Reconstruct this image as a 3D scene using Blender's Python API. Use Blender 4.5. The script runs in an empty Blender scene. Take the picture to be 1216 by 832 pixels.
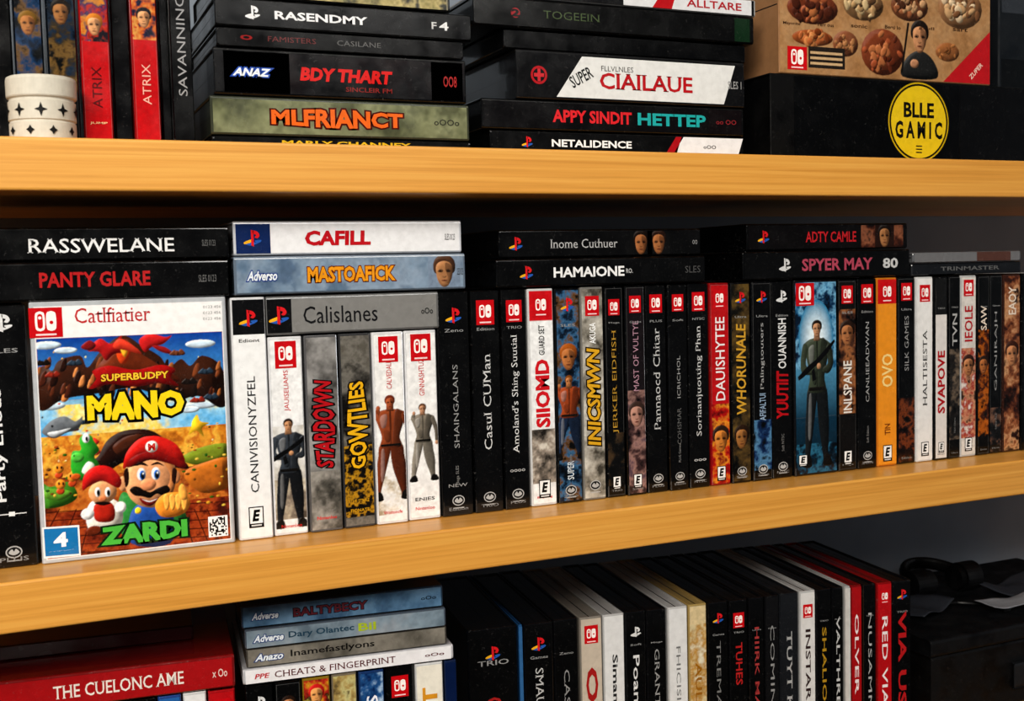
import bpy, math, random
import numpy as np
from mathutils import Vector, noise, Matrix
random.seed(7); RNG = np.random.default_rng(5)
# ------------------------------------------------------------------ camera solve (metres; z=0 top of middle shelf, y=0 spine plane)
CAM_D, CAM_Z, YAW, PITCH, ROLL, FPX = 0.88187, 0.20205, 0.414767, -0.066885, -0.024693, 1342.3
def ray(u, v):
    x = (u-608)/FPX; y = -(v-416)/FPX
    c, s = math.cos(ROLL), math.sin(ROLL); x, y = c*x-s*y, s*x+c*y
    fw = math.cos(PITCH)-y*math.sin(PITCH); up = y*math.cos(PITCH)+math.sin(PITCH)
    c, s = math.cos(YAW), math.sin(YAW)
    return Vector((c*x+s*fw, -s*x+c*fw, up))
C = Vector((0, -CAM_D, CAM_Z))
cd = bpy.data.cameras.new('camera'); cam = bpy.data.objects.new('camera', cd)
bpy.context.collection.objects.link(cam); bpy.context.scene.camera = cam
fwd = ray(608, 416); rt = (ray(608+FPX, 416)-fwd).normalized(); upv = (ray(608, 416-FPX)-fwd).normalized()
m = Matrix((rt, upv, -fwd.normalized())).transposed().to_4x4(); m.translation = C
cam.matrix_world = m; cd.sensor_width = 36; cd.lens = FPX/1216*36; cd.clip_start = .01
cd.dof.use_dof = True; cd.dof.focus_distance = .98; cd.dof.aperture_fstop = 13

class F:      # planar drawing frame: origin, right, up, outward normal
    def __init__(s, o, yaw=0.0):
        s.o = Vector(o); a = yaw
        s.ex = Vector((math.cos(a), math.sin(a), 0)); s.ey = Vector((0, 0, 1)); s.n = Vector((math.sin(a), -math.cos(a), 0))
    def p(s, x, y, d=0.0): return s.o+s.ex*x+s.ey*y+s.n*d
    def at(s, dy):
        f = F(s.o, 0); f.ex, f.ey, f.n = s.ex, s.ey, s.n; f.o = s.o-s.n*dy; return f
    def loc(s, u, v):
        r = ray(u, v); t = (s.o-C).dot(s.n)/r.dot(s.n); q = C+r*t-s.o
        return q.dot(s.ex), q.dot(s.ey)
def onz(u, v, z):
    r = ray(u, v); return C+r*((z-C.z)/r.z)

# ------------------------------------------------------------------ materials
def hexc(h):
    if isinstance(h, tuple) and len(h) == 4: return h
    if isinstance(h, str):
        h = h.lstrip('#'); h = tuple(int(h[i:i+2], 16) for i in (0, 2, 4))
    def l(c):
        c = c/255; return c/12.92 if c <= .04045 else ((c+.055)/1.055)**2.4
    return tuple(l(c) for c in h)+(1.0,)
def newmat(name):
    mt = bpy.data.materials.new(name); mt.use_nodes = True
    return mt, mt.node_tree, mt.node_tree.nodes['Principled BSDF']
def attrmat(name, rough, coat, bump, spec=.5, scuff=0.):
    mt, nt, b = newmat(name); N = nt.nodes; L = nt.links
    a = N.new('ShaderNodeAttribute'); a.attribute_name = 'Col'
    tc = N.new('ShaderNodeTexCoord')
    nz = N.new('ShaderNodeTexNoise'); nz.inputs['Scale'].default_value = 45; nz.inputs['Detail'].default_value = 5
    L.new(tc.outputs['Object'], nz.inputs['Vector'])
    mr = N.new('ShaderNodeMapRange'); mr.inputs[1].default_value = .3; mr.inputs[2].default_value = .7
    mr.inputs[3].default_value = rough*.6; mr.inputs[4].default_value = rough*1.5
    L.new(nz.outputs[0], mr.inputs[0]); L.new(mr.outputs[0], b.inputs['Roughness'])
    hs = N.new('ShaderNodeMix'); hs.data_type = 'RGBA'; hs.blend_type = 'MULTIPLY'
    nz2 = N.new('ShaderNodeTexNoise'); nz2.inputs['Scale'].default_value = 160; nz2.inputs['Detail'].default_value = 4
    L.new(tc.outputs['Object'], nz2.inputs['Vector'])
    cr = N.new('ShaderNodeValToRGB'); cr.color_ramp.elements[0].color = (.8, .8, .8, 1); cr.color_ramp.elements[1].color = (1, 1, 1, 1)
    cr.color_ramp.elements[0].position = .3; cr.color_ramp.elements[1].position = .6
    L.new(nz2.outputs[0], cr.inputs[0]); hs.inputs[0].default_value = .5
    L.new(a.outputs['Color'], hs.inputs[6]); L.new(cr.outputs[0], hs.inputs[7])
    # fine scuffs and dust
    nz4 = N.new('ShaderNodeTexNoise'); nz4.inputs['Scale'].default_value = 420; nz4.inputs['Detail'].default_value = 3; nz4.inputs['Distortion'].default_value = 1.5
    L.new(tc.outputs['Object'], nz4.inputs['Vector'])
    sr = N.new('ShaderNodeMapRange'); sr.inputs[1].default_value = .62; sr.inputs[2].default_value = .78; sr.inputs[3].default_value = 0; sr.inputs[4].default_value = scuff
    L.new(nz4.outputs[0], sr.inputs[0])
    sc_ = N.new('ShaderNodeMix'); sc_.data_type = 'RGBA'; sc_.inputs[7].default_value = (.3, .29, .28, 1)
    L.new(sr.outputs[0], sc_.inputs[0]); L.new(hs.outputs[2], sc_.inputs[6]); L.new(sc_.outputs[2], b.inputs['Base Color'])
    b.inputs['Coat Weight'].default_value = coat; b.inputs['Coat Roughness'].default_value = .05
    b.inputs['Specular IOR Level'].default_value = spec
    bp = N.new('ShaderNodeBump'); bp.inputs['Strength'].default_value = bump; bp.inputs['Distance'].default_value = .0006
    nz3 = N.new('ShaderNodeTexNoise'); nz3.inputs['Scale'].default_value = 60; nz3.inputs['Detail'].default_value = 3
    L.new(tc.outputs['Object'], nz3.inputs['Vector']); L.new(nz3.outputs[0], bp.inputs['Height']); L.new(bp.outputs[0], b.inputs['Normal'])
    return mt
M_PRINT = attrmat('printed_sleeve', .22, .6, .22, .35, .12)
M_CASE = attrmat('case_plastic', .18, .6, .2, .5, .3)
M_MATTE = attrmat('matte_surface', .55, 0, .2, .2, .1)
MATS = [M_PRINT, M_CASE, M_MATTE]
def woodmat(name, c1, c2, c3):
    mt, nt, b = newmat(name); N = nt.nodes; L = nt.links
    tc = N.new('ShaderNodeTexCoord'); mp = N.new('ShaderNodeMapping'); mp.inputs['Scale'].default_value = (1.3, 30, 95)
    L.new(tc.outputs['Object'], mp.inputs[0])
    nz = N.new('ShaderNodeTexNoise'); nz.inputs['Scale'].default_value = 2.4; nz.inputs['Detail'].default_value = 10; nz.inputs['Distortion'].default_value = .6; nz.inputs['Roughness'].default_value = .62
    L.new(mp.outputs[0], nz.inputs['Vector'])
    cr = N.new('ShaderNodeValToRGB'); e = cr.color_ramp.elements
    e[0].position = .3; e[0].color = hexc(c1); e[1].position = .7; e[1].color = hexc(c3)
    k = e.new(.48); k.color = hexc(c2)
    L.new(nz.outputs[0], cr.inputs[0]); L.new(cr.outputs[0], b.inputs['Base Color'])
    b.inputs['Roughness'].default_value = .38; b.inputs['Coat Weight'].default_value = .25; b.inputs['Coat Roughness'].default_value = .25
    bp = N.new('ShaderNodeBump'); bp.inputs['Strength'].default_value = .1; bp.inputs['Distance'].default_value = .001
    L.new(nz.outputs[0], bp.inputs['Height']); L.new(bp.outputs[0], b.inputs['Normal'])
    return mt
M_WOOD = woodmat('beech_shelf_wood', 'c88c3c', 'd99c48', 'e3ac58')
def noisemat(name, c1, c2, scale, rough, bump=.15):
    mt, nt, b = newmat(name); N = nt.nodes; L = nt.links
    tc = N.new('ShaderNodeTexCoord'); nz = N.new('ShaderNodeTexNoise'); nz.inputs['Scale'].default_value = scale; nz.inputs['Detail'].default_value = 6
    L.new(tc.outputs['Object'], nz.inputs['Vector'])
    cr = N.new('ShaderNodeValToRGB'); e = cr.color_ramp.elements; e[0].position = .35; e[0].color = hexc(c1); e[1].position = .68; e[1].color = hexc(c2)
    L.new(nz.outputs[0], cr.inputs[0]); L.new(cr.outputs[0], b.inputs['Base Color']); b.inputs['Roughness'].default_value = rough
    bp = N.new('ShaderNodeBump'); bp.inputs['Strength'].default_value = bump; bp.inputs['Distance'].default_value = .001
    L.new(nz.outputs[0], bp.inputs['Height']); L.new(bp.outputs[0], b.inputs['Normal'])
    return mt
M_WALL = noisemat('painted_wall', '767f8a', '828b96', 9, .8)
M_FLOOR = noisemat('dark_carpet', '2a2624', '3a3532', 60, .9)
M_CEIL = noisemat('ceiling_paint', 'b0b0ae', 'bcbcba', 6, .9)

# ------------------------------------------------------------------ mesh builder
class MB:
    def __init__(s): s.v = []; s.f = []; s.c = []; s.m = []
    def add(s, vs, fs, cols, mat=0):
        k = len(s.v); s.v += [tuple(q) for q in vs]; s.f += [tuple(i+k for i in f) for f in fs]
        if isinstance(cols, (str, tuple)): s.c += [hexc(cols)]*len(vs)
        else: s.c += cols
        s.m += [mat]*len(fs)
    def obj(s, name, parent=None, smooth=False):
        me = bpy.data.meshes.new(name); me.from_pydata(s.v, [], s.f)
        at = me.color_attributes.new('Col', 'FLOAT_COLOR', 'POINT')
        at.data.foreach_set('color', [x for c in s.c for x in c])
        for mt in MATS: me.materials.append(mt)
        me.polygons.foreach_set('material_index', s.m)
        if smooth: me.polygons.foreach_set('use_smooth', [True]*len(s.f))
        me.update()
        ob = bpy.data.objects.new(name, me); bpy.context.collection.objects.link(ob)
        if parent: ob.parent = parent
        return ob
def empty(name):
    e = bpy.data.objects.new(name, None); e.empty_display_size = .02; bpy.context.collection.objects.link(e); return e

def rrect(w, d, r, seg=4):
    pts = []
    for cx, cy, a0, rr in ((r, r, 180, r), (w-r, r, 270, r), (w-r*.5, d-r*.5, 0, r*.5), (r*.5, d-r*.5, 90, r*.5)):
        for i in range(seg+1):
            a = math.radians(a0+90*i/seg); pts.append((cx+rr*math.cos(a), cy+rr*math.sin(a)))
    return pts
def body(mb, f, x0, y0, w, h, D, col, axis='y', mat=1, capcol=None, r=.0022):
    thick, L = (w, h) if axis == 'y' else (h, w)
    r = min(r, thick*.3)
    def ring(ins, l):
        out = []
        for a, d in rrect(thick-2*ins, D-2*ins, max(r-ins, .0003)):
            a += ins; d += ins
            q = f.p(x0+a, y0+l, -d) if axis == 'y' else f.p(x0+l, y0+a, -d)
            out.append(q)
        return out
    e = .0006; rim = min(.0016, thick*.14); dep = .0014
    seq = [(rim+.0002, dep), (rim, 0), (e, 0), (0, e), (0, L-e), (e, L), (rim, L), (rim+.0002, L-dep)]
    vs = []; fs = []
    for ins, l in seq: vs += ring(ins, l)
    n = len(vs)//len(seq)
    for k in range(len(seq)-1):
        for i in range(n):
            j = (i+1) % n; fs.append((k*n+i, k*n+j, (k+1)*n+j, (k+1)*n+i))
    fs.append(tuple(range(n))); fs.append(tuple(range((len(seq)-1)*n, len(seq)*n)))
    mb.add(vs, fs, col, mat)
    c = thick/2      # seam between the two clamshell halves on both ends
    for l in (dep-.0001, L-dep+.0001):
        q = []
        for a, d in ((c-.0005, .004), (c+.0005, .004), (c+.0005, D-.003), (c-.0005, D-.003)):
            q.append(f.p(x0+a, y0+l, -d) if axis == 'y' else f.p(x0+l, y0+a, -d))
        mb.add(q, [(0, 1, 2, 3)], capcol or '050505', mat)
LAY = .00006
# ------------------------------------------------------------------ painted artwork: colour grid drawn on the sleeve
def boxblur(a, r):
    r = max(1, int(r))
    for ax in (0, 1):
        for _ in range(2):
            p = np.pad(a, [(r+1, r) if k == ax else (0, 0) for k in (0, 1)], mode='constant'); c = np.cumsum(p, axis=ax)
            a = (np.take(c, range(2*r+1, c.shape[ax]), axis=ax)-np.take(c, range(0, c.shape[ax]-2*r-1), axis=ax))/(2*r+1)
    return a
def vnoise(h, w, cell):
    gh, gw = int(h/cell)+3, int(w/cell)+3; g = RNG.random((gh, gw))
    y = np.arange(h)/cell; x = np.arange(w)/cell; yi = y.astype(int); xi = x.astype(int); ty = y-yi; tx = x-xi
    ty = (ty*ty*(3-2*ty))[:, None]; tx = (tx*tx*(3-2*tx))[None, :]
    a = g[np.ix_(yi, xi)]; b = g[np.ix_(yi, xi+1)]; c = g[np.ix_(yi+1, xi)]; d = g[np.ix_(yi+1, xi+1)]
    return (a*(1-tx)+b*tx)*(1-ty)+(c*(1-tx)+d*tx)*ty
def fbm(h, w, cell):
    o = np.zeros((h, w)); a = 1.; t = 0
    for k in range(5):
        if cell < 1.2: break
        o += a*vnoise(h, w, cell); t += a; a *= .62; cell *= .48
    return o/max(t, 1e-6)
class Ras:
    def __init__(s, x0, y0, x1, y1, cell=.00055, base='808080', shade=.55):
        s.x0, s.y0, s.x1, s.y1, s.cell, s.sh = x0, y0, x1, y1, cell, shade
        s.nx = max(3, int((x1-x0)/cell)+1); s.ny = max(3, int((y1-y0)/cell)+1)
        s.c = np.ones((s.ny, s.nx, 3))*np.array(hexc(base)[:3]); s.ops = []
    def add_op(s, lay, fn): s.ops.append((lay, len(s.ops), fn))
    def gi(s, x, y): return (x-s.x0)/(s.x1-s.x0)*(s.nx-1), (y-s.y0)/(s.y1-s.y0)*(s.ny-1)
    def dopoly(s, pts, col, shade):
        P = [s.gi(*p) for p in pts]; pad = 3
        xa = max(0, int(min(p[0] for p in P))-pad); xb = min(s.nx, int(max(p[0] for p in P))+pad+2)
        ya = max(0, int(min(p[1] for p in P))-pad); yb = min(s.ny, int(max(p[1] for p in P))+pad+2)
        if xb <= xa or yb <= ya: return
        M = np.zeros((yb-ya, xb-xa))
        for ox, oy in ((-.25, -.25), (.25, -.25), (-.25, .25), (.25, .25)):
            X = (np.arange(xa, xb)+ox)[None, :]; Yv = (np.arange(ya, yb)+oy)[:, None]; ins = np.zeros(M.shape, bool)
            for k in range(len(P)):
                (x1, y1), (x2, y2) = P[k-1], P[k]
                if y1 == y2: continue
                ins ^= ((y1 > Yv) != (y2 > Yv)) & (X < (x2-x1)*(Yv-y1)/(y2-y1)+x1)
            M += ins*.25
        if isinstance(col, list):
            t = np.linspace(0, 1, yb-ya)[:, None, None]; cc = np.array(hexc(col[0])[:3])*(1-t)+np.array(hexc(col[2])[:3])*t; cc = np.broadcast_to(cc, M.shape+(3,))
        else: cc = np.broadcast_to(np.array(hexc(col)[:3]), M.shape+(3,))
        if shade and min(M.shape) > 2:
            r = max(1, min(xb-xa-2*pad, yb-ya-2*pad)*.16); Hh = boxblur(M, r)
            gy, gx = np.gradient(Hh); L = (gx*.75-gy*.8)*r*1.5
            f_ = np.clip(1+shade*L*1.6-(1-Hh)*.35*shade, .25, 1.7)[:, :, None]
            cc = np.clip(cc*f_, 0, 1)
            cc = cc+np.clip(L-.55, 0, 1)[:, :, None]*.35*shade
        R = s.c[ya:yb, xa:xb]; m_ = M[:, :, None]; s.c[ya:yb, xa:xb] = R*(1-m_)+cc*m_
    def donoise(s, x0, y0, x1, y1, pal, freq, alpha=1.):
        a, b = s.gi(x0, y0); c, d = s.gi(x1, y1); xa, xb = max(0, int(min(a, c))), min(s.nx, int(max(a, c))+2); ya, yb = max(0, int(min(b, d))), min(s.ny, int(max(b, d))+2)
        if xb <= xa or yb <= ya: return
        h, w = yb-ya, xb-xa; t = fbm(h, w, max(2., 1.0/freq/s.cell*1.0)); t = (t-t.mean())/(t.std()+1e-6)*.24+.5
        t = np.clip(t, 0, .999)*(len(pal)-1); pc = np.array([hexc(q)[:3] for q in pal]); k = t.astype(int); fr = (t-k)[:, :, None]
        s.c[ya:yb, xa:xb] = pc[k]*(1-fr)+pc[np.minimum(k+1, len(pal)-1)]*fr
    def emit(s, mb, f, lay=1, grain=.16):
        for _, _, fn in sorted(s.ops, key=lambda o: (o[0], o[1])): fn()
        g = 1+grain*(fbm(s.ny, s.nx, 5)-.5)*2
        c = np.clip(s.c*g[:, :, None], 0, 1)
        cols = np.concatenate([c, np.ones((s.ny, s.nx, 1))], axis=2).reshape(-1, 4).tolist()
        o = f.p(0, 0, .00012+LAY*lay); ex, ey = f.ex, f.ey
        X = np.linspace(s.x0, s.x1, s.nx)[None, :, None]; Yg = np.linspace(s.y0, s.y1, s.ny)[:, None, None]
        V = (np.array(o)[None, None]+X*np.array(ex)+Yg*np.array(ey)).reshape(-1, 3).tolist()
        i = np.arange(s.ny-1)[:, None]*s.nx+np.arange(s.nx-1)[None, :]; i = i.reshape(-1)
        fs = np.stack([i, i+1, i+s.nx+1, i+s.nx], 1).tolist()
        mb.add(V, fs, cols)
def poly(mb, f, pts, col, lay=1, mat=0, shade=None):
    if isinstance(mb, Ras): mb.add_op(lay, lambda: mb.dopoly(pts, col, mb.sh if shade is None else shade)); return
    mb.add([f.p(x, y, .00012+LAY*lay) for x, y in pts], [tuple(range(len(pts)))], col if not isinstance(col, list) else [hexc(c) for c in col], mat)
def rect(mb, f, x0, y0, x1, y1, col, lay=1): poly(mb, f, [(x0, y0), (x1, y0), (x1, y1), (x0, y1)], col, lay, shade=0)
def ell(mb, f, cx, cy, rx, ry, col, lay=1, rot=0, n=20):
    c, s = math.cos(rot), math.sin(rot); P = []
    for i in range(n):
        a = 2*math.pi*i/n; x, y = rx*math.cos(a), ry*math.sin(a); P.append((cx+c*x-s*y, cy+s*x+c*y))
    poly(mb, f, P, col, lay)
def smooth(pts, k=5):
    out = []; n = len(pts)
    for i in range(n):
        p0, p1, p2, p3 = pts[i-1], pts[i], pts[(i+1) % n], pts[(i+2) % n]
        for j in range(k):
            t = j/k; o = []
            for a in (0, 1):
                o.append(.5*(2*p1[a]+(p2[a]-p0[a])*t+(2*p0[a]-5*p1[a]+4*p2[a]-p3[a])*t*t+(3*p1[a]-p0[a]-3*p2[a]+p3[a])*t**3))
            out.append(tuple(o))
    return out
def blob(mb, f, pts, col, lay=1): poly(mb, f, smooth(pts), col, lay)
_tc = {}
def tmesh(s, bold, shear):
    k = (s, bold, shear)
    if k not in _tc:
        serif = s.startswith('^')
        cu = bpy.data.curves.new('glyphs', 'FONT'); cu.body = s[1:] if serif else s; cu.size = 1; cu.offset = bold; cu.shear = shear; cu.resolution_u = 2; cu.fill_mode = 'BOTH'
        ob = bpy.data.objects.new('glyphs', cu); bpy.context.collection.objects.link(ob)
        dg = bpy.context.evaluated_depsgraph_get(); me = bpy.data.meshes.new_from_object(ob.evaluated_get(dg))
        vs = [(v.co.x, v.co.y) for v in me.vertices]; fs = [tuple(p.vertices) for p in me.polygons]
        if serif:      # slab serifs on the stem ends
            cnt = {}
            for f_ in fs:
                for i in range(len(f_)):
                    e = tuple(sorted((f_[i-1], f_[i]))); cnt[e] = cnt.get(e, 0)+1
            for (a, b), c in list(cnt.items()):
                if c != 1: continue
                (xa, ya), (xb, yb) = vs[a], vs[b]
                if abs(ya-yb) > .004 or not (.035 < abs(xa-xb) < .16): continue
                x0, x1 = min(xa, xb)-.05, max(xa, xb)+.05
                inside = any(min(vs[q][1] for q in f_) < ya-.03 for f_ in fs if a in f_ and b in f_)
                y0, y1 = (ya-.04, ya) if inside else (ya, ya+.04)
                n0 = len(vs); vs += [(x0, y0), (x1, y0), (x1, y1), (x0, y1)]; fs.append((n0, n0+1, n0+2, n0+3))
        _tc[k] = (vs, fs)
        bpy.data.objects.remove(ob); bpy.data.curves.remove(cu); bpy.data.meshes.remove(me)
    return _tc[k]
def text(mb, f, s, cx, cy, w, h, col, rot=0, lay=3, bold=.015, shear=0, outline=None, jag=0):
    vs, fs = tmesh(s, bold, shear)
    if not vs: return
    xs = [v[0] for v in vs]; ys = [v[1] for v in vs]
    bx0, bx1, by0, by1 = min(xs), max(xs), min(ys), max(ys)
    sx = w/max(bx1-bx0, 1e-6); sy = h/max(by1-by0, 1e-6)
    def tr(v):
        x = (v[0]-(bx0+bx1)/2)*sx; y = (v[1]-(by0+by1)/2)*sy
        if jag: y *= 1+jag*math.cos(math.pi*x/w*2)
        if rot == 90: x, y = -y, x
        elif rot == -90: x, y = y, -x
        elif rot: c_, s_ = math.cos(rot), math.sin(rot); x, y = c_*x-s_*y, s_*x+c_*y
        return (cx+x, cy+y)
    if outline:
        v2, f2 = tmesh(s, bold+outline[1], shear)
        mb.add([f.p(*tr(v), .00012+LAY*lay) for v in v2], f2, outline[0]); lay += 1
    mb.add([f.p(*tr(v), .00012+LAY*lay) for v in vs], fs, col)
def mix(c1, c2, t): return tuple(c1[i]*(1-t)+c2[i]*t for i in range(3))+(1.,)
def art(mb, f, x0, y0, x1, y1, pal, seed=0, cell=.0008, freq=70, lay=1, ax=1., ay=1.):
    if isinstance(mb, Ras): mb.add_op(lay, lambda: mb.donoise(x0, y0, x1, y1, pal, freq)); return
    r = Ras(min(x0, x1), min(y0, y1), max(x0, x1), max(y0, y1), cell); r.donoise(x0, y0, x1, y1, pal, freq); r.emit(mb, f, lay)
def ps_logo(mb, f, cx, cy, s, mono=None, lay=4):
    c1, c2, c3, c4 = (mono,)*4 if mono else ('d8232a', '2f62b4', 'f0b323', '1a9a8a')
    blob(mb, f, [(cx-s*.1, cy-s*.18), (cx-s*.5, cy-s*.3), (cx-s*.1, cy-s*.42), (cx+s*.45, cy-s*.22), (cx+s*.5, cy-s*.08), (cx+s*.12, cy-s*.12), (cx+s*.2, cy-s*.25)], c2, lay)
    blob(mb, f, [(cx-s*.1, cy-s*.05), (cx-s*.52, cy-s*.2), (cx-s*.5, cy-s*.33), (cx-s*.1, cy-s*.22)], c3, lay+1)
    poly(mb, f, [(cx-s*.1, cy-s*.42), (cx+.06*s, cy-s*.48), (cx+s*.06, cy+s*.5), (cx-s*.1, cy+s*.55)], c1, lay+2)
    blob(mb, f, [(cx+s*.04, cy+s*.5), (cx+s*.3, cy+s*.42), (cx+s*.42, cy+s*.2), (cx+s*.3, cy+s*.03), (cx+s*.12, cy+s*.08), (cx+s*.22, cy+s*.22), (cx+s*.04, cy+s*.32)], c1, lay+2)
def sw_logo(mb, f, x0, y0, x1, y1, lay=3):
    rect(mb, f, x0, y0, x1, y1, 'c80f1a', lay)
    w = x1-x0; h = y1-y0; cx = (x0+x1)/2; cy = y0+h*.55; a = min(w, h)*.32
    def rr(xa, xb, ya, yb, r, col, l):
        blob(mb, f, [(xa+r, ya), (xb-r, ya), (xb, ya+r), (xb, yb-r), (xb-r, yb), (xa+r, yb), (xa, yb-r), (xa, ya+r)], col, l)
    rr(cx-a, cx-a*.1, cy-a, cy+a, a*.3, 'fff5f0', lay+1); rr(cx-a*.78, cx-a*.3, cy-a*.75, cy+a*.75, a*.2, 'c80f1a', lay+2)
    rr(cx+a*.08, cx+a, cy-a, cy+a, a*.3, 'fff5f0', lay+1)
    ell(mb, f, cx-a*.55, cy+a*.35, a*.17, a*.17, 'fff5f0', lay+3, n=10); ell(mb, f, cx+a*.55, cy-a*.15, a*.19, a*.19, 'c80f1a', lay+3, n=10)
    rect(mb, f, cx-a*1.0, y0+h*.07, cx+a*1.0, y0+h*.13, 'f7d5d5', lay+1)
def rating(mb, f, cx, cy, w, h, ch='E', lay=4):
    rect(mb, f, cx-w/2, cy-h/2, cx+w/2, cy+h/2, '111111', lay)
    rect(mb, f, cx-w*.43, cy-h*.3, cx+w*.43, cy+h*.45, 'f4f4f4', lay+1)
    text(mb, f, ch, cx, cy+h*.08, w*.55, h*.55, '111111', 0, lay+2, .05, .2)
    rect(mb, f, cx-w*.35, cy-h*.43, cx+w*.35, cy-h*.36, 'dddddd', lay+1)
def seal(mb, f, cx, cy, r, lay=3, col='b4b4b4'):
    ell(mb, f, cx, cy, r*1.25, r, col, lay, n=16); ell(mb, f, cx, cy, r*1.05, r*.8, '1c1c1c', lay+1, n=16)
    blob(mb, f, [(cx-r*.8, cy-r*.1), (cx-r*.3, cy+r*.5), (cx, cy+r*.1), (cx+r*.3, cy+r*.5), (cx+r*.8, cy-r*.1), (cx, cy-r*.5)], col, lay+2)
    rect(mb, f, cx-r*1.1, cy-r*1.5, cx+r*1.1, cy-r*1.3, col, lay)
def face(mb, f, cx, cy, s, skin='c8946c', hair='2a1a12', lay=3):
    sh = lambda t: mix(hexc(skin), hexc('200c06'), t)
    blob(mb, f, [(cx-.46*s, cy+.0*s), (cx-.5*s, cy+.45*s), (cx-.25*s, cy+.74*s), (cx+.18*s, cy+.78*s), (cx+.5*s, cy+.5*s), (cx+.47*s, cy-.0*s), (cx, cy-.1*s)], hair, lay)
    blob(mb, f, [(cx-.38*s, cy+.3*s), (cx-.12*s, cy+.5*s), (cx+.22*s, cy+.46*s), (cx+.39*s, cy+.2*s), (cx+.35*s, cy-.25*s), (cx+.15*s, cy-.6*s), (cx-.12*s, cy-.62*s), (cx-.34*s, cy-.28*s)], skin, lay+1)
    blob(mb, f, [(cx+.08*s, cy+.44*s), (cx+.38*s, cy+.24*s), (cx+.35*s, cy-.25*s), (cx+.13*s, cy-.6*s), (cx+.18*s, cy-.3*s), (cx+.1*s, cy+.0*s), (cx+.04*s, cy+.2*s)], sh(.6), lay+2)
    blob(mb, f, [(cx-.32*s, cy+.04*s), (cx-.2*s, cy+.17*s), (cx-.05*s, cy+.1*s), (cx-.12*s, cy-.0*s)], sh(.6), lay+3)
    blob(mb, f, [(cx+.06*s, cy+.1*s), (cx+.2*s, cy+.17*s), (cx+.32*s, cy+.04*s), (cx+.16*s, cy-.0*s)], sh(.85), lay+3)
    for k in (-.19, .19): ell(mb, f, cx+k*s, cy+.07*s, .07*s, .035*s, '0c0808', lay+4, n=8)
    blob(mb, f, [(cx-.09*s, cy-.16*s), (cx, cy-.2*s), (cx+.11*s, cy-.14*s), (cx+.06*s, cy-.23*s), (cx-.05*s, cy-.23*s)], sh(.6), lay+5)
    blob(mb, f, [(cx-.16*s, cy-.36*s), (cx, cy-.33*s), (cx+.15*s, cy-.36*s), (cx, cy-.4*s)], '5a241c', lay+4)
    blob(mb, f, [(cx-.3*s, cy-.25*s), (cx-.15*s, cy-.45*s), (cx+.1*s, cy-.47*s), (cx+.2*s, cy-.56*s), (cx, cy-.64*s), (cx-.18*s, cy-.56*s)], sh(.3), lay+3)
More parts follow.
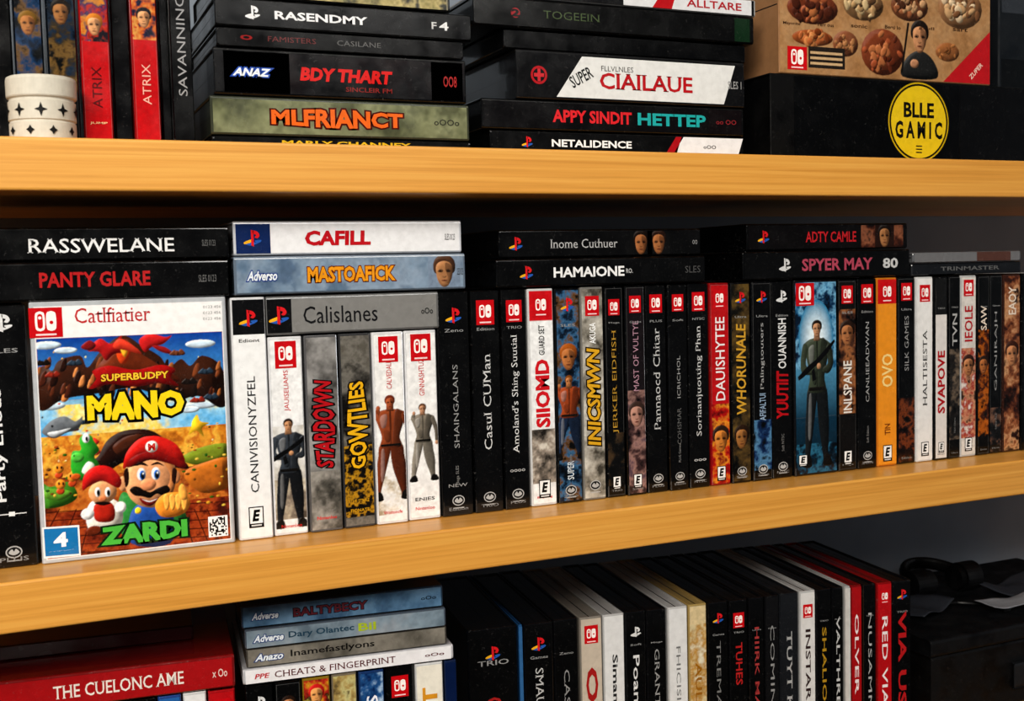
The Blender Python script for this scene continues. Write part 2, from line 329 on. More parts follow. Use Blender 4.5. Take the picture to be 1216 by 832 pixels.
def figure(mb, f, cx, y0, h, top='3b3f3a', legs='2e3230', skin='c8946c', hair='2a1a12', gun=True, lay=3, sx=1., pose=0):
    def S(pts, col, l=lay, sm=True):
        q = [(cx+x*h*sx, y0+y*h) for x, y in pts]; (blob if sm else poly)(mb, f, q, col, l)
    dk = lambda c, t=.45: mix(hexc(c), hexc('060606'), t); lt = lambda c: mix(hexc(c), hexc('ffffff'), .12)
    sp = .06 if pose == 0 else .1
    S([(-.1, .52), (.0, .52), (-.02-sp*.3, .28), (-.045-sp*.6, .06), (-.03-sp*.5, .0), (-.12-sp*.6, .0), (-.1-sp*.6, .06), (-.115-sp*.3, .26), (-.12, .4)], legs)
    S([(.0, .52), (.1, .52), (.12, .4), (.11+sp*.3, .26), (.09+sp*.5, .06), (.13+sp*.6, .0), (.03+sp*.5, .0), (.03+sp*.5, .06), (.01, .3)], dk(legs, .45))
    for k in (-1, 1):
        o_ = (-.02-sp*.5) if k < 0 else (.02+sp*.5)
        S([(k*.03+o_, .07), (k*.085+o_, .06), (k*.11+o_, -.004), (k*.015+o_, -.006)], '14110f', lay+1)
    S([(-.09, .46), (-.06, .46), (-.07, .2), (-.1, .2)], lt(legs), lay+1)
    S([(-.09, .5), (.09, .5), (.08, .6), (.12, .74), (.145, .81), (.1, .845), (.03, .86), (-.03, .86), (-.1, .845), (-.145, .81), (-.12, .74), (-.08, .6)], top, lay+1)
    S([(.02, .52), (.09, .5), (.08, .6), (.13, .77), (.1, .84), (.05, .85), (.03, .7)], dk(top, .6), lay+2)
    S([(-.09, .79), (-.03, .81), (-.04, .7), (-.08, .69)], lt(top), lay+2); S([(-.06, .66), (.0, .64), (-.01, .55), (-.05, .56)], dk(top, .35), lay+2)
    S([(-.09, .53), (.09, .53), (.09, .505), (-.09, .505)], '15120f', lay+2, False)
    S([(-.009, .84), (.009, .84), (.006, .53), (-.006, .53)], dk(top, .6), lay+3, False)
    if pose == 0:
        S([(-.15, .82), (-.1, .8), (-.12, .68), (-.02, .655), (.03, .68), (.03, .655), (-.02, .62), (-.15, .62), (-.18, .69)], top, lay+3)
        S([(.15, .82), (.1, .79), (.12, .69), (.07, .66), (.06, .63), (.13, .62), (.18, .69)], dk(top, .45), lay+3)
    else:
        S([(-.145, .82), (-.105, .8), (-.14, .69), (-.09, .84), (-.12, .87), (-.2, .7)], top if pose == 1 else skin, lay+3)
        S([(.14, .82), (.1, .79), (.14, .64), (.15, .5), (.18, .5), (.185, .66)], dk(top, .35), lay+3)
        ell(mb, f, cx-.105*h*sx, y0+.875*h, .02*h*sx, .025*h, skin, lay+4, n=8); ell(mb, f, cx+.165*h*sx, y0+.48*h, .02*h*sx, .028*h, skin, lay+4, n=8)
    S([(-.035, .84), (.035, .84), (.03, .9), (-.03, .9)], dk(skin, .5), lay+2, False)
    face(mb, f, cx, y0+.918*h, .088*h*min(1.1, max(sx, .9)), skin, hair, lay+3)
    if gun:
        S([(-.2, .58), (-.15, .6), (.0, .68), (.12, .755), (.2, .83), (.19, .845), (.08, .775), (-.02, .71), (-.1, .675), (-.21, .605)], '0c0c0d', lay+9, False)
        S([(-.06, .64), (-.03, .66), (-.01, .58), (-.05, .57)], '0c0c0d', lay+9, False)
        ell(mb, f, cx+.02*h*sx, y0+.67*h, .024*h*sx, .022*h, skin, lay+10, n=8)

WORDS = ['SLES', 'PLUS', 'TRIO', 'Mega', 'Ultra', 'NTSC', 'Edition', 'Soft', 'Games', 'Zeno']
def spine(mb, f, x0, y0, w, h, els, vert=True):
    mg = min(.0012, w*.06)
    X0, X1 = x0+mg, x0+w-mg; cx = x0+w/2; W = X1-X0
    V = lambda v: y0+.0018+(h-.0036)*v
    ra = None
    if any(e[0] in ('art', 'fig', 'face') for e in els): ra = Ras(X0, V(0), X1, V(1), .00055)
    tgt = ra or mb
    for e in els:
        k = e[0]
        if k == 'bg':
            c = e[1]; v0, v1 = (e[2], e[3]) if len(e) > 3 else (0, 1); l = (3 if ra else 1) if len(e) > 3 else 0
            if isinstance(c, list): poly(tgt, f, [(X0, V(v0)), (X1, V(v0)), (X1, V(v1)), (X0, V(v1))], [c[0], c[0], c[1], c[1]], l, shade=0)
            else: rect(tgt, f, X0, V(v0), X1, V(v1), c, l)
        elif k == 'art': art(tgt, f, X0, V(e[1]), X1, V(e[2]), e[3], e[4], lay=2, freq=e[5] if len(e) > 5 else 90)
        elif k == 't':
            o = e[6] if len(e) > 6 else {}
            text(mb, f, e[1], cx+o.get('dx', 0)*W, (V(e[2])+V(e[3]))/2, abs(V(e[3])-V(e[2])), W*e[4], e[5], o.get('rot', 90), 5, o.get('bold', .015), o.get('shear', 0), o.get('outline'), o.get('jag', 0))
        elif k == 'sw':
            hh = min(W*.72, .019)*1.2; sw_logo(mb, f, cx-W*.34, V(e[1])-hh/2, cx+W*.34, V(e[1])+hh/2, 4)
        elif k == 'ps': ps_logo(mb, f, cx, V(e[1]), min(W*.55, .013), e[2] if len(e) > 2 else None, 5)
        elif k == 'E': rating(mb, f, cx, V(e[1]), min(W*.5, .0115), min(W*.72, .0165), e[2] if len(e) > 2 else 'E', 6)
        elif k == 'seal': seal(mb, f, cx, V(e[1]), min(W*.22, .0045), 4)
        elif k == 'tiny': text(mb, f, e[2], cx, V(e[1]), W*.66, W*.11, e[3], 0, 5, .01)
        elif k == 'fig':
            o = dict(e[3]); dx = o.pop('dx', 0); figure(tgt, f, cx+dx*W, V(e[1]), V(e[2])-V(e[1]), lay=4, **o)
        elif k == 'face': face(tgt, f, cx, V(e[1]), W*e[2], e[3], e[4], 4)
    if ra: ra.emit(mb, f, 0)

ZS = F((0, -.04, 0))
# =================================================================== ROOM + SHELVES
Fd = -.042; BACK = .30
zt_top = ZS.loc(0, 163)[1]*.5+ZS.loc(1216, 190)[1]*.5
zt_bot = zt_top-.0365
zm_bot = -.036
LOW = -.31
def plank(name, x0, x1, y0, y1, z0, z1, mat, parent=None, bev=.002):
    me = bpy.data.meshes.new(name); vs = [(x, y, z) for x in (x0, x1) for y in (y0, y1) for z in (z0, z1)]
    me.from_pydata(vs, [], [(0, 1, 3, 2), (4, 6, 7, 5), (0, 4, 5, 1), (2, 3, 7, 6), (0, 2, 6, 4), (1, 5, 7, 3)])
    me.materials.append(mat); ob = bpy.data.objects.new(name, me); bpy.context.collection.objects.link(ob)
    if bev: b = ob.modifiers.new('bevel', 'BEVEL'); b.width = bev; b.segments = 3
    if parent: ob.parent = parent
    return ob
plank('bookshelf_board', -.6, 1.9, Fd, BACK-.001, zt_bot, zt_top, M_WOOD)
plank('bookshelf_board', -.6, 1.9, Fd, BACK-.001, zm_bot, 0, M_WOOD)
plank('bookshelf_board', -.6, 1.9, Fd, BACK-.001, LOW-.036, LOW, M_WOOD)
plank('wall_back', -2.5, 3.5, BACK, BACK+.08, -1.2, 1.6, M_WALL, None, 0)
plank('wall_left', -2.58, -2.5, -3.2, BACK+.08, -1.2, 1.6, M_WALL, None, 0)
plank('wall_right', 3.5, 3.58, -3.2, BACK+.08, -1.2, 1.6, M_WALL, None, 0)
plank('floor', -2.58, 3.58, -3.2, BACK+.08, -1.28, -1.2, M_FLOOR, None, 0)
plank('ceiling', -2.58, 3.58, -3.2, BACK+.08, 1.6, 1.66, M_CEIL, None, 0)

# =================================================================== MIDDLE ROW
R0 = F((0, 0, 0))
H = .19
row = empty('video_game_case_row')
BK = '060607'; BK2 = '101013'  # lower-row black is lightened: worn tops, and their grey highlights painted into the colour
def jit(): return random.uniform(-.0012, .0012)
def addcase(f, u0, u1, vref, h, plastic, els, parent, idx, D=.135, y0=0.0004, name='case', gap=.0006, dy=None):
    x0 = f.loc(u0, vref)[0]+gap; x1 = f.loc(u1, vref)[0]-gap
    g = f.at(jit()+.0012 if dy is None else dy); mb = MB(); hh = h-.0004+random.uniform(-.0008, 0)
    els = list(els)
    if plastic in (BK, BK2) and len(els) > 1 and idx < 60:
        els.append(('tiny', .835, random.choice(WORDS), '9a9a9a')); els.append(('tiny', .022, random.choice(WORDS), '8a8a8a'))
        if random.random() < .5: els.append(T(random.choice(WORDS)+' '+random.choice(WORDS), .13, .22, .14, '8a8a8a', bold=0))
    body(mb, g, x0, y0, x1-x0, hh, D, plastic)
    spine(mb, g, x0, y0, x1-x0, hh, els)
    mb.obj('%s_%02d' % (name, idx), parent)
bl = [('bg', '09090a')]
def T(s, v0, v1, w, c, **k): return ('t', s, v0, v1, w, c, k)
photo1 = ['2a2622', '6a625a', 'a09488', 'd8d0c4']
rows = [
 (-22, 38, H, BK, bl+[T('Party Enous', .25, .69, .3, 'e8e8e8', dx=-.18), ('tiny', .2, '+', 'eeeeee'), ('ps', .94, 'dddddd'), ('seal', .05)]),
 None,
 (277.5, 320.5, H, 'd8d8da', [('bg', 'f0f0f0'), ('bg', '101012', .855, 1), ('ps', .92), T('CANIVISIONYZFEL', .19, .68, .26, '2a2a2c', bold=.0), ('E', .085), ('tiny', .83, 'Ediont', '333333')]),
 (320.5, 363, .1585, 'dcdcde', [('bg', 'eeeeee'), ('art', .02, .3, ['5a4f45', '8f8375', 'b5a995', 'd5ccbc'], 3), ('art', .28, .55, ['b9b4ac', 'd0ccc4', 'e6e4e0', 'eeeeee'], 4, 40),
      ('fig', .03, .6, dict(top='3a4048', legs='1e2024', gun=True, sx=.95)), ('bg', 'eeeeee', 0, .07), ('sw', .92), T('JAUISELIAMS', .63, .84, .2, 'c83a3a', bold=0), ('tiny', .035, 'Nintenloo', 'd02020')]),
 (363, 404, .1585, '5a5a5c', [('bg', ['6f6c68', '8c8a88']), ('art', .3, 1, ['4a4846', '6d6b69', '8f8d8b', 'a09e9c'], 6, 40), ('art', .0, .3, ['3a3834', '5f5c56', '8a8680', 'a5a19a'], 5),
      T('STARDOWN', .32, .78, .66, 'b81822', bold=.03, shear=.2, outline=('0c0c0c', .07), jag=.15), ('tiny', .06, 'Nintenloo', 'e02020')]),
 (404, 443, .1585, '3a3a3c', [('bg', '55534f'), ('art', 0, 1, ['141210', '4a4742', '77736c', '5c5850'], 8, 60), ('art', .05, .42, ['0c0b0a', '1a1208', 'c09020', '1a1510', '0c0b0a'], 9, 150),
      T('GOWTLIES', .3, .76, .62, 'e8b21c', bold=.03, shear=-.1, outline=('181008', .08), jag=.2), ('tiny', .13, 'THE STRIKE', 'd9a520'), ('tiny', .08, 'FIONATE', 'd9a520')]),
 (443, 482, .1585, 'dcdcde', [('bg', 'efeeec'), ('art', .04, .24, ['a89880', 'd8cfc0', 'efeeec', 'efeeec'], 10), ('sw', .92), T('CALVEDALE', .71, .86, .18, 'c83030', bold=0),
      ('fig', .12, .68, dict(top='8a4424', legs='74371c', skin='a85834', hair='6a2a14', gun=False, sx=1.1, pose=1)), ('tiny', .05, 'Wiistoncfe', 'd02020')]),
 (482, 522, .1585, 'dcdcde', [('bg', 'f0efee'), ('sw', .92), T('GINNASHTUZ', .66, .86, .18, 'c83030', bold=0), ('fig', .2, .62, dict(top='7c7468', legs='8a8378', skin='c09070', hair='5a3a24', gun=False, sx=1.1, pose=1)), ('tiny', .05, 'Nintenloo', 'd02020'), ('tiny', .1, 'ENIES', '333333')]),
 (522, 561, H, BK, bl+[('ps', .9), T('SHAINGALANS', .3, .68, .18, '9a9a9a', bold=0), ('seal', .06), ('tiny', .13, 'NEW', '999999')]),
 (561, 597, H, BK, bl+[('sw', .91), T('^Casul CUMan', .28, .72, .3, 'd0d0d0', bold=.0), ('seal', .06)]),
 (597, 629, H, BK, bl+[('sw', .91), T("^Amoland's Shing Suutial", .25, .8, .36, 'dcdcdc', bold=.0), ('seal', .06), ('tiny', .17, 'oooo', 'bbbbbb')]),
 (629, 661, H, 'd0d0d0', [('bg', 'f0f0f0'), ('bg', 'cc1620', .86, 1), ('sw', .93), T('SIIOMD', .36, .68, .62, 'd01c28', bold=.04), T('GUARD SET', .7, .84, .25, '444444'), ('art', .1, .35, photo1, 12), ('E', .07), ('tiny', .03, 'Beyong', 'd02020')]),
 (661, 691.5, H, BK, [('bg', '1a2a3a'), ('art', 0, 1, ['050a10', '12263c', '3f6c92', '6a4a2a', '0a0a0a'], 14, 80), ('ps', .93), ('face', .68, .75, 'b07040', '9a5218'), ('fig', .2, .6, dict(top='98451f', legs='20304a', skin='b87848', hair='7a4510', gun=False, sx=1.2, pose=1)), T('SUPER', .1, .19, .3, 'd8e2ea'), ('seal', .05)]),
 (691.5, 720, H, '7a7874', [('bg', '9a958c'), ('art', 0, 1, ['48443c', '8d887e', 'b5b0a6', 'd0ccc2'], 15, 60), ('sw', .92), T('INICSMWN', .25, .72, .64, 'dca828', bold=.03, shear=.15, outline=('2a1c08', .07)), T('AKUGA', .74, .84, .3, 'ffffff'), ('seal', .06)]),
 (720, 743.5, H, BK, bl+[('art', .05, .3, ['0c0c0c', '111111', '4a3a28'], 16), ('sw', .91), T('^JERKER EIDFISH', .3, .8, .36, 'b89038', bold=0), ('E', .06)]),
 (743.5, 768, H, BK, [('bg', '1c1619'), ('art', 0, .5, ['0c0a0c', '4a3434', 'a07c74', '5a4650'], 17), ('face', .38, .9, 'b48878', '3a2a24'), ('sw', .92), T('MAST OF VULTYE', .5, .84, .32, 'b890a0', bold=0), ('E', .06)]),
 (768, 794, H, BK, bl+[('sw', .92), T('^Pannaocd Chitar', .3, .8, .36, 'c4c4c4', bold=0), ('seal', .06)]),
 (794, 818, H, BK, bl+[('sw', .92), T('ICRICHOL', .45, .66, .2, 'a0a0a0', bold=0), T('COHSMAR', .22, .4, .24, '666666', bold=0), ('seal', .06)]),
 (818, 844, H, BK, bl+[('sw', .92), T('^Soriaanjuotting Phan', .25, .8, .36, 'd0d0d0', bold=0), ('seal', .06), ('tiny', .13, 'ooo', 'cccccc')]),
 (844, 868.5, H, '8a1014', [('bg', 'b8161c'), ('art', 0, .4, ['600a0c', 'b81814', 'e0902a', '7a1012'], 19), ('sw', .93), T('DAUISHYTEE', .42, .84, .54, 'f2e8e8', bold=.01), ('face', .22, .9, 'c88038', '2a1a10'), ('E', .05)]),
 (868.5, 893, H, BK, [('bg', '1c1a16'), ('art', 0, 1, ['060606', '1a170f', '4a3a20', '6a5428'], 20, 60), ('ps', .93), T('WHORUNALE', .34, .8, .56, 'd0a038', bold=.02, shear=.1), ('face', .22, .8, '986838', '2a1a10'), ('seal', .05)]),
 (893, 917.5, H, BK, bl+[('art', .05, .3, ['05070a', '14305a', '5a8ab0', '080a0c'], 21), ('ps', .93), T('^Palingtouters', .46, .8, .26, 'b0b0b0', bold=0), T('AFIFALTUI', .3, .44, .36, '9ab0c8'), ('seal', .05)]),
 (917.5, 943, H, BK, bl+[('ps', .93, 'e0e0e0'), T('YUUTIIT', .3, .55, .66, 'b4141e', bold=.04, shear=.1), T('OUANNISH', .56, .82, .44, 'e0e0e0', bold=.02), ('seal', .05)]),
 None,
 (995, 1018, H, BK, [('bg', '141110'), ('art', .3, .85, ['0c0a0a', '4a2c20', 'a06840', '140e0c'], 23), ('sw', .93), T('INLSPANE', .3, .58, .52, 'e8e0d8', bold=.02), ('face', .72, .85, 'a87048', '2a1a12'), ('E', .06)]),
 (1018, 1042, H, BK, bl+[('sw', .93), T('CANLIEEADWAN', .35, .78, .2, 'a8a8a8', bold=0), ('seal', .06)]),
 (1042, 1067, H, 'c87820', [('bg', 'e8962a'), ('bg', 'c81a1c', .87, 1), ('sw', .93), T('OVO', .42, .6, .6, 'f6d890', bold=.02), ('E', .06), T('TIN', .16, .22, .3, '7a3c0a')]),
 (1067, 1089, H, BK, bl+[('art', .0, .35, ['060606', '2a1410', '7a3e20', '0c0807'], 24), ('sw', .93), T('SILK GAMES', .5, .8, .26, '9a9a9a', bold=0)]),
 (1089, 1110, H, 'cfcfcf', [('bg', 'e8e6e4'), ('sw', .92), T('^HALTISESTA', .3, .72, .28, '3a3a3a', bold=0), ('E', .06)]),
 (1110, 1126, H, BK, [('bg', 'ded8d4'), ('bg', '1a1a1a', .8, 1), T('SVAPOVE', .25, .6, .66, 'b01822', bold=.03), ('E', .06)]),
 (1126, 1141, H, BK, bl+[('art', .1, .6, ['0a0a0a', '2a2624', '7a6a5a'], 25), T('TVN', .62, .8, .46, 'b0b0b0')]),
 (1141, 1161, H, 'b9b9b9', [('bg', 'd8d2cc'), ('art', .1, .6, ['e0d8d0', 'a03028', 'c89070', '3a2a24'], 26), ('face', .5, .8, 'b07850', '3a2018'), ('sw', .94), T('IEOLE', .64, .84, .56, 'b01822'), ('E', .06)]),
 (1161, 1176, H, BK, bl+[('art', .1, .7, ['0a0a0a', '4a2010', 'b8641a', '0e0806'], 27), ('face', .5, .9, 'a86838', '2a1a12'), T('SAW', .7, .84, .56, 'e8d8c8')]),
 (1176, 1192, H, BK, bl+[T('GANIRAJH', .35, .8, .3, '9a9a9a', bold=0), ('art', 0, .25, ['0a0a0a', '1c1c1e', '7a5a4a'], 28)]),
 (1192, 1213, H, '3a2018', [('bg', '4a2a20'), ('art', 0, 1, ['120a08', '4a2418', '905838', 'c89870', '2a1008'], 29, 60), ('face', .55, .85, 'b88058', '3a1c10'), T('EAOY', .78, .94, .5, 'e8d8c8')]),
 (1213, 1236, H, BK, bl+[('sw', .92)]), (1236, 1258, H, BK, bl), (1258, 1276, H, 'cfcfcf', [('bg', 'e6e6e6')]), (1276, 1300, H, BK, bl), (1300, 1320, H, BK, bl),
]
for i, r in enumerate(rows):
    if r is None: continue
    u0, u1, h, pc, els = r
    addcase(R0, u0, u1, 500-.06*u0, h, pc, els, row, i)
for i, u in enumerate((-82, -140)):
    addcase(R0, u, u+58, 500, H, BK, bl, row, 60+i)
def flatcase(mb, f, u0, u1, z0, z1, plastic, bg, els, D=.135, vref=400, dy=0.):
    x0, x1 = f.loc(u0, vref)[0], f.loc(u1, vref)[0]; g = f.at(dy)
    body(mb, g, x0, z0+.0003, x1-x0, z1-z0-.0007, D, plastic, axis='x')
    t = z1-z0
    ya, yb = z0+t*.07, z1-t*.09
    if bg: rect(mb, g, x0+.002, ya, x1-.002, yb, bg, 0)
    cy = (ya+yb)/2; hh = yb-ya
    U = lambda u: f.loc(u, vref)[0]
    for e in els:
        k = e[0]
        if k == 't':
            o = e[6] if len(e) > 6 else {}
            text(mb, g, e[1], (U(e[2])+U(e[3]))/2, cy+hh*o.get('dy', 0), U(e[3])-U(e[2]), hh*e[4], e[5], o.get('rot', 0), 5, o.get('bold', .015), o.get('shear', 0), o.get('outline'), o.get('jag', 0))
        elif k == 'r': rect(mb, g, U(e[1]), ya, U(e[2]), yb, e[3], 1)
        elif k == 'p': poly(mb, g, [(U(e[1])-t*.3, ya), (U(e[2])-t*.15, ya), (U(e[2])+t*.15, yb), (U(e[1])+t*.3, yb)], e[3], 2)
        elif k == 'art': art(mb, g, U(e[1]), ya, U(e[2]), yb, e[3], e[4], lay=1, freq=e[5] if len(e) > 5 else 90)
        elif k == 'ps': ps_logo(mb, g, U(e[1]), cy, hh*.55, e[2] if len(e) > 2 else None, 5)
        elif k == 'sw': sw_logo(mb, g, U(e[1]), ya+hh*.12, U(e[2]), yb-hh*.12, 4)
        elif k == 'face':
            w_ = hh*.55; r = Ras(U(e[1])-w_, ya, U(e[1])+w_, yb, .0005, e[4] if len(e) > 4 else '101010'); face(r, g, U(e[1]), cy-hh*.02, hh*.72, e[2], e[3], 3); r.emit(mb, g, 2)
        elif k == 'o': ell(mb, g, U(e[1]), cy, hh*e[2], hh*e[2], e[3], e[4] if len(e) > 4 else 3)
def code(u0, u1, c): return ('t', 'SLES 0123', u0, u1, .22, c, dict(bold=0))
mb = MB()
flatcase(mb, R0, 316, 521, .159, .1902, '6a6a6a', '858482', [('r', 317, 346, '101012'), ('ps', 331), ('t', 'Calislanes', 360, 448, .52, '1c1c1e', dict(bold=.0)), ('t', 'oOo', 500, 514, .2, '333333')], vref=370)
mb.obj('flat_case', row)

# ---- front-facing platform adventure case -----------------------------------------------------------
hero = empty('front_facing_game_case')
hx0, hx1 = R0.loc(40, 500)[0]+.0006, R0.loc(274.7, 500)[0]-.0006
g = R0.at(-.001); mb = MB(); hw = hx1-hx0
body(mb, g, hx0, .0003, hw, H+.0005, .016, 'b9bcc0')
def K(u, v): return g.loc(u, v)
cx0, cx1, cy0, cy1 = hx0+.003, hx1-.003, .003, H-.0025
rect(mb, g, cx0, cy0, cx1, cy1, 'eceaea', 0)
yh = K(150, 398)[1]
A0, A1 = cx0+.0008, cx1-.0008
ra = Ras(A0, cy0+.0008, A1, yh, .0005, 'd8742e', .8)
def kb(pts, col, l=2, sm=True): (blob if sm else poly)(ra, g, [K(*p) for p in pts], col, l)
def ke(u, v, ru, rv, col, l=2, rot=0):
    x, y = K(u, v); s_ = (K(u+10, v)[0]-x)/10; s2 = (y-K(u, v+10)[1])/10; ell(ra, g, x, y, ru*s_, rv*s2, col, l, rot)
def kt(s, u0, v0, u1, v1, col, **k):
    x0, y0 = K(u0, v1); x1, y1 = K(u1, v0); text(mb, g, s, (x0+x1)/2, (y0+y1)/2, x1-x0, y1-y0, col, **k)
def band(ya, yb, ca, cb, l=1): poly(ra, g, [(A0, ya), (A1, ya), (A1, yb), (A0, yb)], [ca, ca, cb, cb], l, shade=0)
Y = lambda v: K(160, v)[1]
band(Y(470), yh, '4fa0d8', '0e449c'); band(Y(520), Y(470), 'f6c850', '6fb8e0'); band(Y(560), Y(520), 'b8701e', 'f2b23c'); band(cy0+.0008, Y(560), '6c2410', 'd06a28')
art(ra, g, A0, Y(512), A1, Y(476), ['4fa4dc', '7fc4ee', 'a8d8f0', 'f8d860', 'fff0b0'], 31, freq=30, lay=2)
art(ra, g, A0, Y(560), A1, Y(512), ['a86018', 'd88a28', 'f0b848', 'c87020', 'e09c34'], 34, freq=45, lay=2)
art(ra, g, A0, Y(600), A1, Y(560), ['702c10', 'b05a1e', 'd07c30', '8c3c16', '5c240c'], 32, freq=60, lay=2)
art(ra, g, A0, cy0+.0008, A1, Y(600), ['4a160a', '8a3216', 'ac4c20', '5c1e0e'], 33, freq=80, lay=2)
for u, v, a, b in ((55, 410, 18, 5), (78, 416, 14, 4), (238, 408, 18, 5), (60, 482, 18, 5), (240, 480, 20, 5), (225, 486, 12, 4)): ke(u, v, a, b, 'd0e2f0', 3)
for k in range(46):
    u = random.uniform(44, 272); v = random.uniform(402, 560); ke(u, v, random.uniform(.6, 1.8), random.uniform(.6, 1.6), random.choice(['fff6c0', 'f8c040', 'e04020', '204080', '401808']), 4)
kb([(36, 470), (40, 446), (52, 434), (62, 440), (70, 428), (95, 422), (104, 436), (120, 416), (145, 398), (168, 410), (190, 423), (200, 436), (215, 426), (226, 434), (240, 422), (262, 434), (272, 470), (262, 484), (235, 470), (205, 476), (160, 461), (110, 468), (75, 474), (50, 488)], '3a1c0e', 4)
for a_ in range(52):
    u = random.uniform(42, 262); v = 450+random.uniform(-20, 18); q = random.uniform(.5, 1); kb([(u, v+8*q), (u+4*q, v-6*q), (u+9*q, v-9*q), (u+10*q, v+2*q), (u+6*q, v+9*q)], random.choice(['5a2a14', '7a4020', '2a120a', 'a06030', '4a2010', '1a0c06', 'c88048']), 5)
kb([(112, 448), (128, 420), (148, 402), (165, 418), (200, 440), (215, 455), (160, 448)], '6a2c14', 5)
kb([(138, 416), (146, 404), (156, 414), (150, 430), (142, 430)], 'd84818', 6); kb([(143, 414), (147, 407), (152, 415), (148, 424)], 'f8b030', 7)
kb([(104, 416), (118, 402), (132, 408), (146, 396), (140, 412), (152, 418), (136, 420), (126, 428), (118, 418)], 'b01c1c', 6)
kb([(96, 412), (106, 404), (114, 410), (106, 416)], '7a1414', 6)
kb([(165, 404), (178, 396), (196, 400), (204, 398), (194, 408), (180, 412), (172, 418)], 'c02222', 6); kb([(180, 410), (196, 412), (206, 420), (192, 418)], '8a1818', 6)
kb([(134, 412), (142, 402), (158, 410), (168, 420), (150, 416)], 'd84028', 7)
for u, v in ((88, 430), (62, 444), (224, 452), (210, 418), (70, 505), (250, 470), (98, 500), (244, 440), (50, 430), (234, 474), (84, 508)):
    c_ = random.choice(['1a100c', '6a3a22', '2a3a4a', '8a2a1a']); kb([(u-9, v+3), (u-3, v-3), (u, v), (u+5, v-4), (u+10, v+2), (u+2, v+4)], c_, 7); ke(u, v+1, 2.5, 3, c_, 7)
kb([(110, 440), (130, 434), (160, 439), (190, 433), (208, 438), (203, 448), (212, 458), (188, 455), (160, 459), (130, 456), (106, 462), (114, 450)], '981010', 8)
kt('SUPERBUDPY', 120, 440, 200, 453, 'f4c83c', bold=.03, lay=3, outline=('3a0808', .04))
kt('MANO', 104, 461, 218, 501, 'f6d81e', bold=.06, lay=5, outline=('0c0a08', .08), jag=.08)
kb([(50, 512), (60, 500), (76, 494), (90, 500), (98, 494), (94, 508), (78, 514), (66, 520), (56, 518)], '6d7278', 7); ke(62, 506, 1.5, 1.5, '111111', 9); kb([(56, 514), (70, 511), (84, 508), (76, 514), (64, 519)], 'c8ccd0', 8)
kb([(228, 500), (234, 492), (238, 500), (248, 502), (240, 508), (242, 518), (233, 511), (224, 516), (227, 507)], 'f6c42a', 7)
kb([(215, 545), (235, 532), (268, 526), (272, 540), (240, 552)], '7a8a26', 4); kb([(218, 562), (245, 548), (273, 544), (275, 575), (240, 585)], 'b86a22', 5)
kb([(44, 600), (46, 572), (60, 578), (82, 572), (92, 590), (70, 602)], '3d7a20', 4); kb([(46, 588), (60, 580), (86, 584), (70, 594)], '649c30', 5)
for k in range(56):
    u = random.choice([random.uniform(46, 90), random.uniform(215, 270)]); v = random.uniform(525, 602); ke(u, v, random.uniform(1, 3), random.uniform(.8, 2), random.choice(['2c6418', '7a4a18', 'd8a030', 'f0c850', 'a84a1c', '4a220a', '3a6a1c']), 5)
for k in range(7):
    v = 600+k*10; kb([(50, v+8), (276, v-6), (276, v-4.8), (50, v+9.2)], '4a160a', 3, False)
for u in (55, 70, 90, 110, 215, 230, 245, 265): kb([(u, 604), (u+1.5, 604), (u+(u-160)*.3+1.5, 655), (u+(u-160)*.3, 655)], '4a160a', 3, False)
for u, v in ((70, 556), (86, 566), (72, 575)):
    ke(u, v, 6, 6, 'e8902a', 6); ke(u-2, v-1, 1.2, 2, '1a1008', 7); ke(u+3, v-1, 1.2, 2, '1a1008', 7); ke(u, v+8, 5, 4, 'c84a1e', 5)
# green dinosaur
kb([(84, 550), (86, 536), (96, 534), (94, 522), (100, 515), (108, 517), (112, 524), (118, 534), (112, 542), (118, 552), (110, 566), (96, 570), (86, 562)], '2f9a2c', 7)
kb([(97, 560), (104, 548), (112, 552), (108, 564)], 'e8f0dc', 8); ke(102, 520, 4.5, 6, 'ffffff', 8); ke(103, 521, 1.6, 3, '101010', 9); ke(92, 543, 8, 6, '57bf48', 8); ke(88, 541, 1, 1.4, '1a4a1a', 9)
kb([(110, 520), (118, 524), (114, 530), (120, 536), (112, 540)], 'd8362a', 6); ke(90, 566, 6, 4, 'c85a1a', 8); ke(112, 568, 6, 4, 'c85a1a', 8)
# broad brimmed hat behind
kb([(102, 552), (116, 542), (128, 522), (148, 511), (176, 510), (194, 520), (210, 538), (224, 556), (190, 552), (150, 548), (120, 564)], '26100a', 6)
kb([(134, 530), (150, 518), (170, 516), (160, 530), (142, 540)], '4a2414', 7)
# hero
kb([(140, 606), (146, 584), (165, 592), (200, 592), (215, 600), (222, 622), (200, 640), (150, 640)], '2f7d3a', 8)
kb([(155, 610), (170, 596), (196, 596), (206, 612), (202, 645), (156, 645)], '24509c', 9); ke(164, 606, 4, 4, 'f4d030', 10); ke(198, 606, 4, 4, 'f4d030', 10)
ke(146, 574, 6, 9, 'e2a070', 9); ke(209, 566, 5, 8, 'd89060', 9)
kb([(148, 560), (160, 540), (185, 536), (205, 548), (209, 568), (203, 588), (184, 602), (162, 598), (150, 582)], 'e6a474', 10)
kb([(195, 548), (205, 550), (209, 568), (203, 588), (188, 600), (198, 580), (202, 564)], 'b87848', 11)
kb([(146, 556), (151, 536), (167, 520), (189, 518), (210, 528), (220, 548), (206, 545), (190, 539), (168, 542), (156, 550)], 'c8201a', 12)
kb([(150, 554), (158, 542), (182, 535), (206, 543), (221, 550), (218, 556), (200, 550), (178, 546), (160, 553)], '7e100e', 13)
ke(180, 530, 7.5, 7, 'f8f0e8', 14); kt('M', 176, 526, 184, 535, 'c81c18', bold=.05, lay=3)
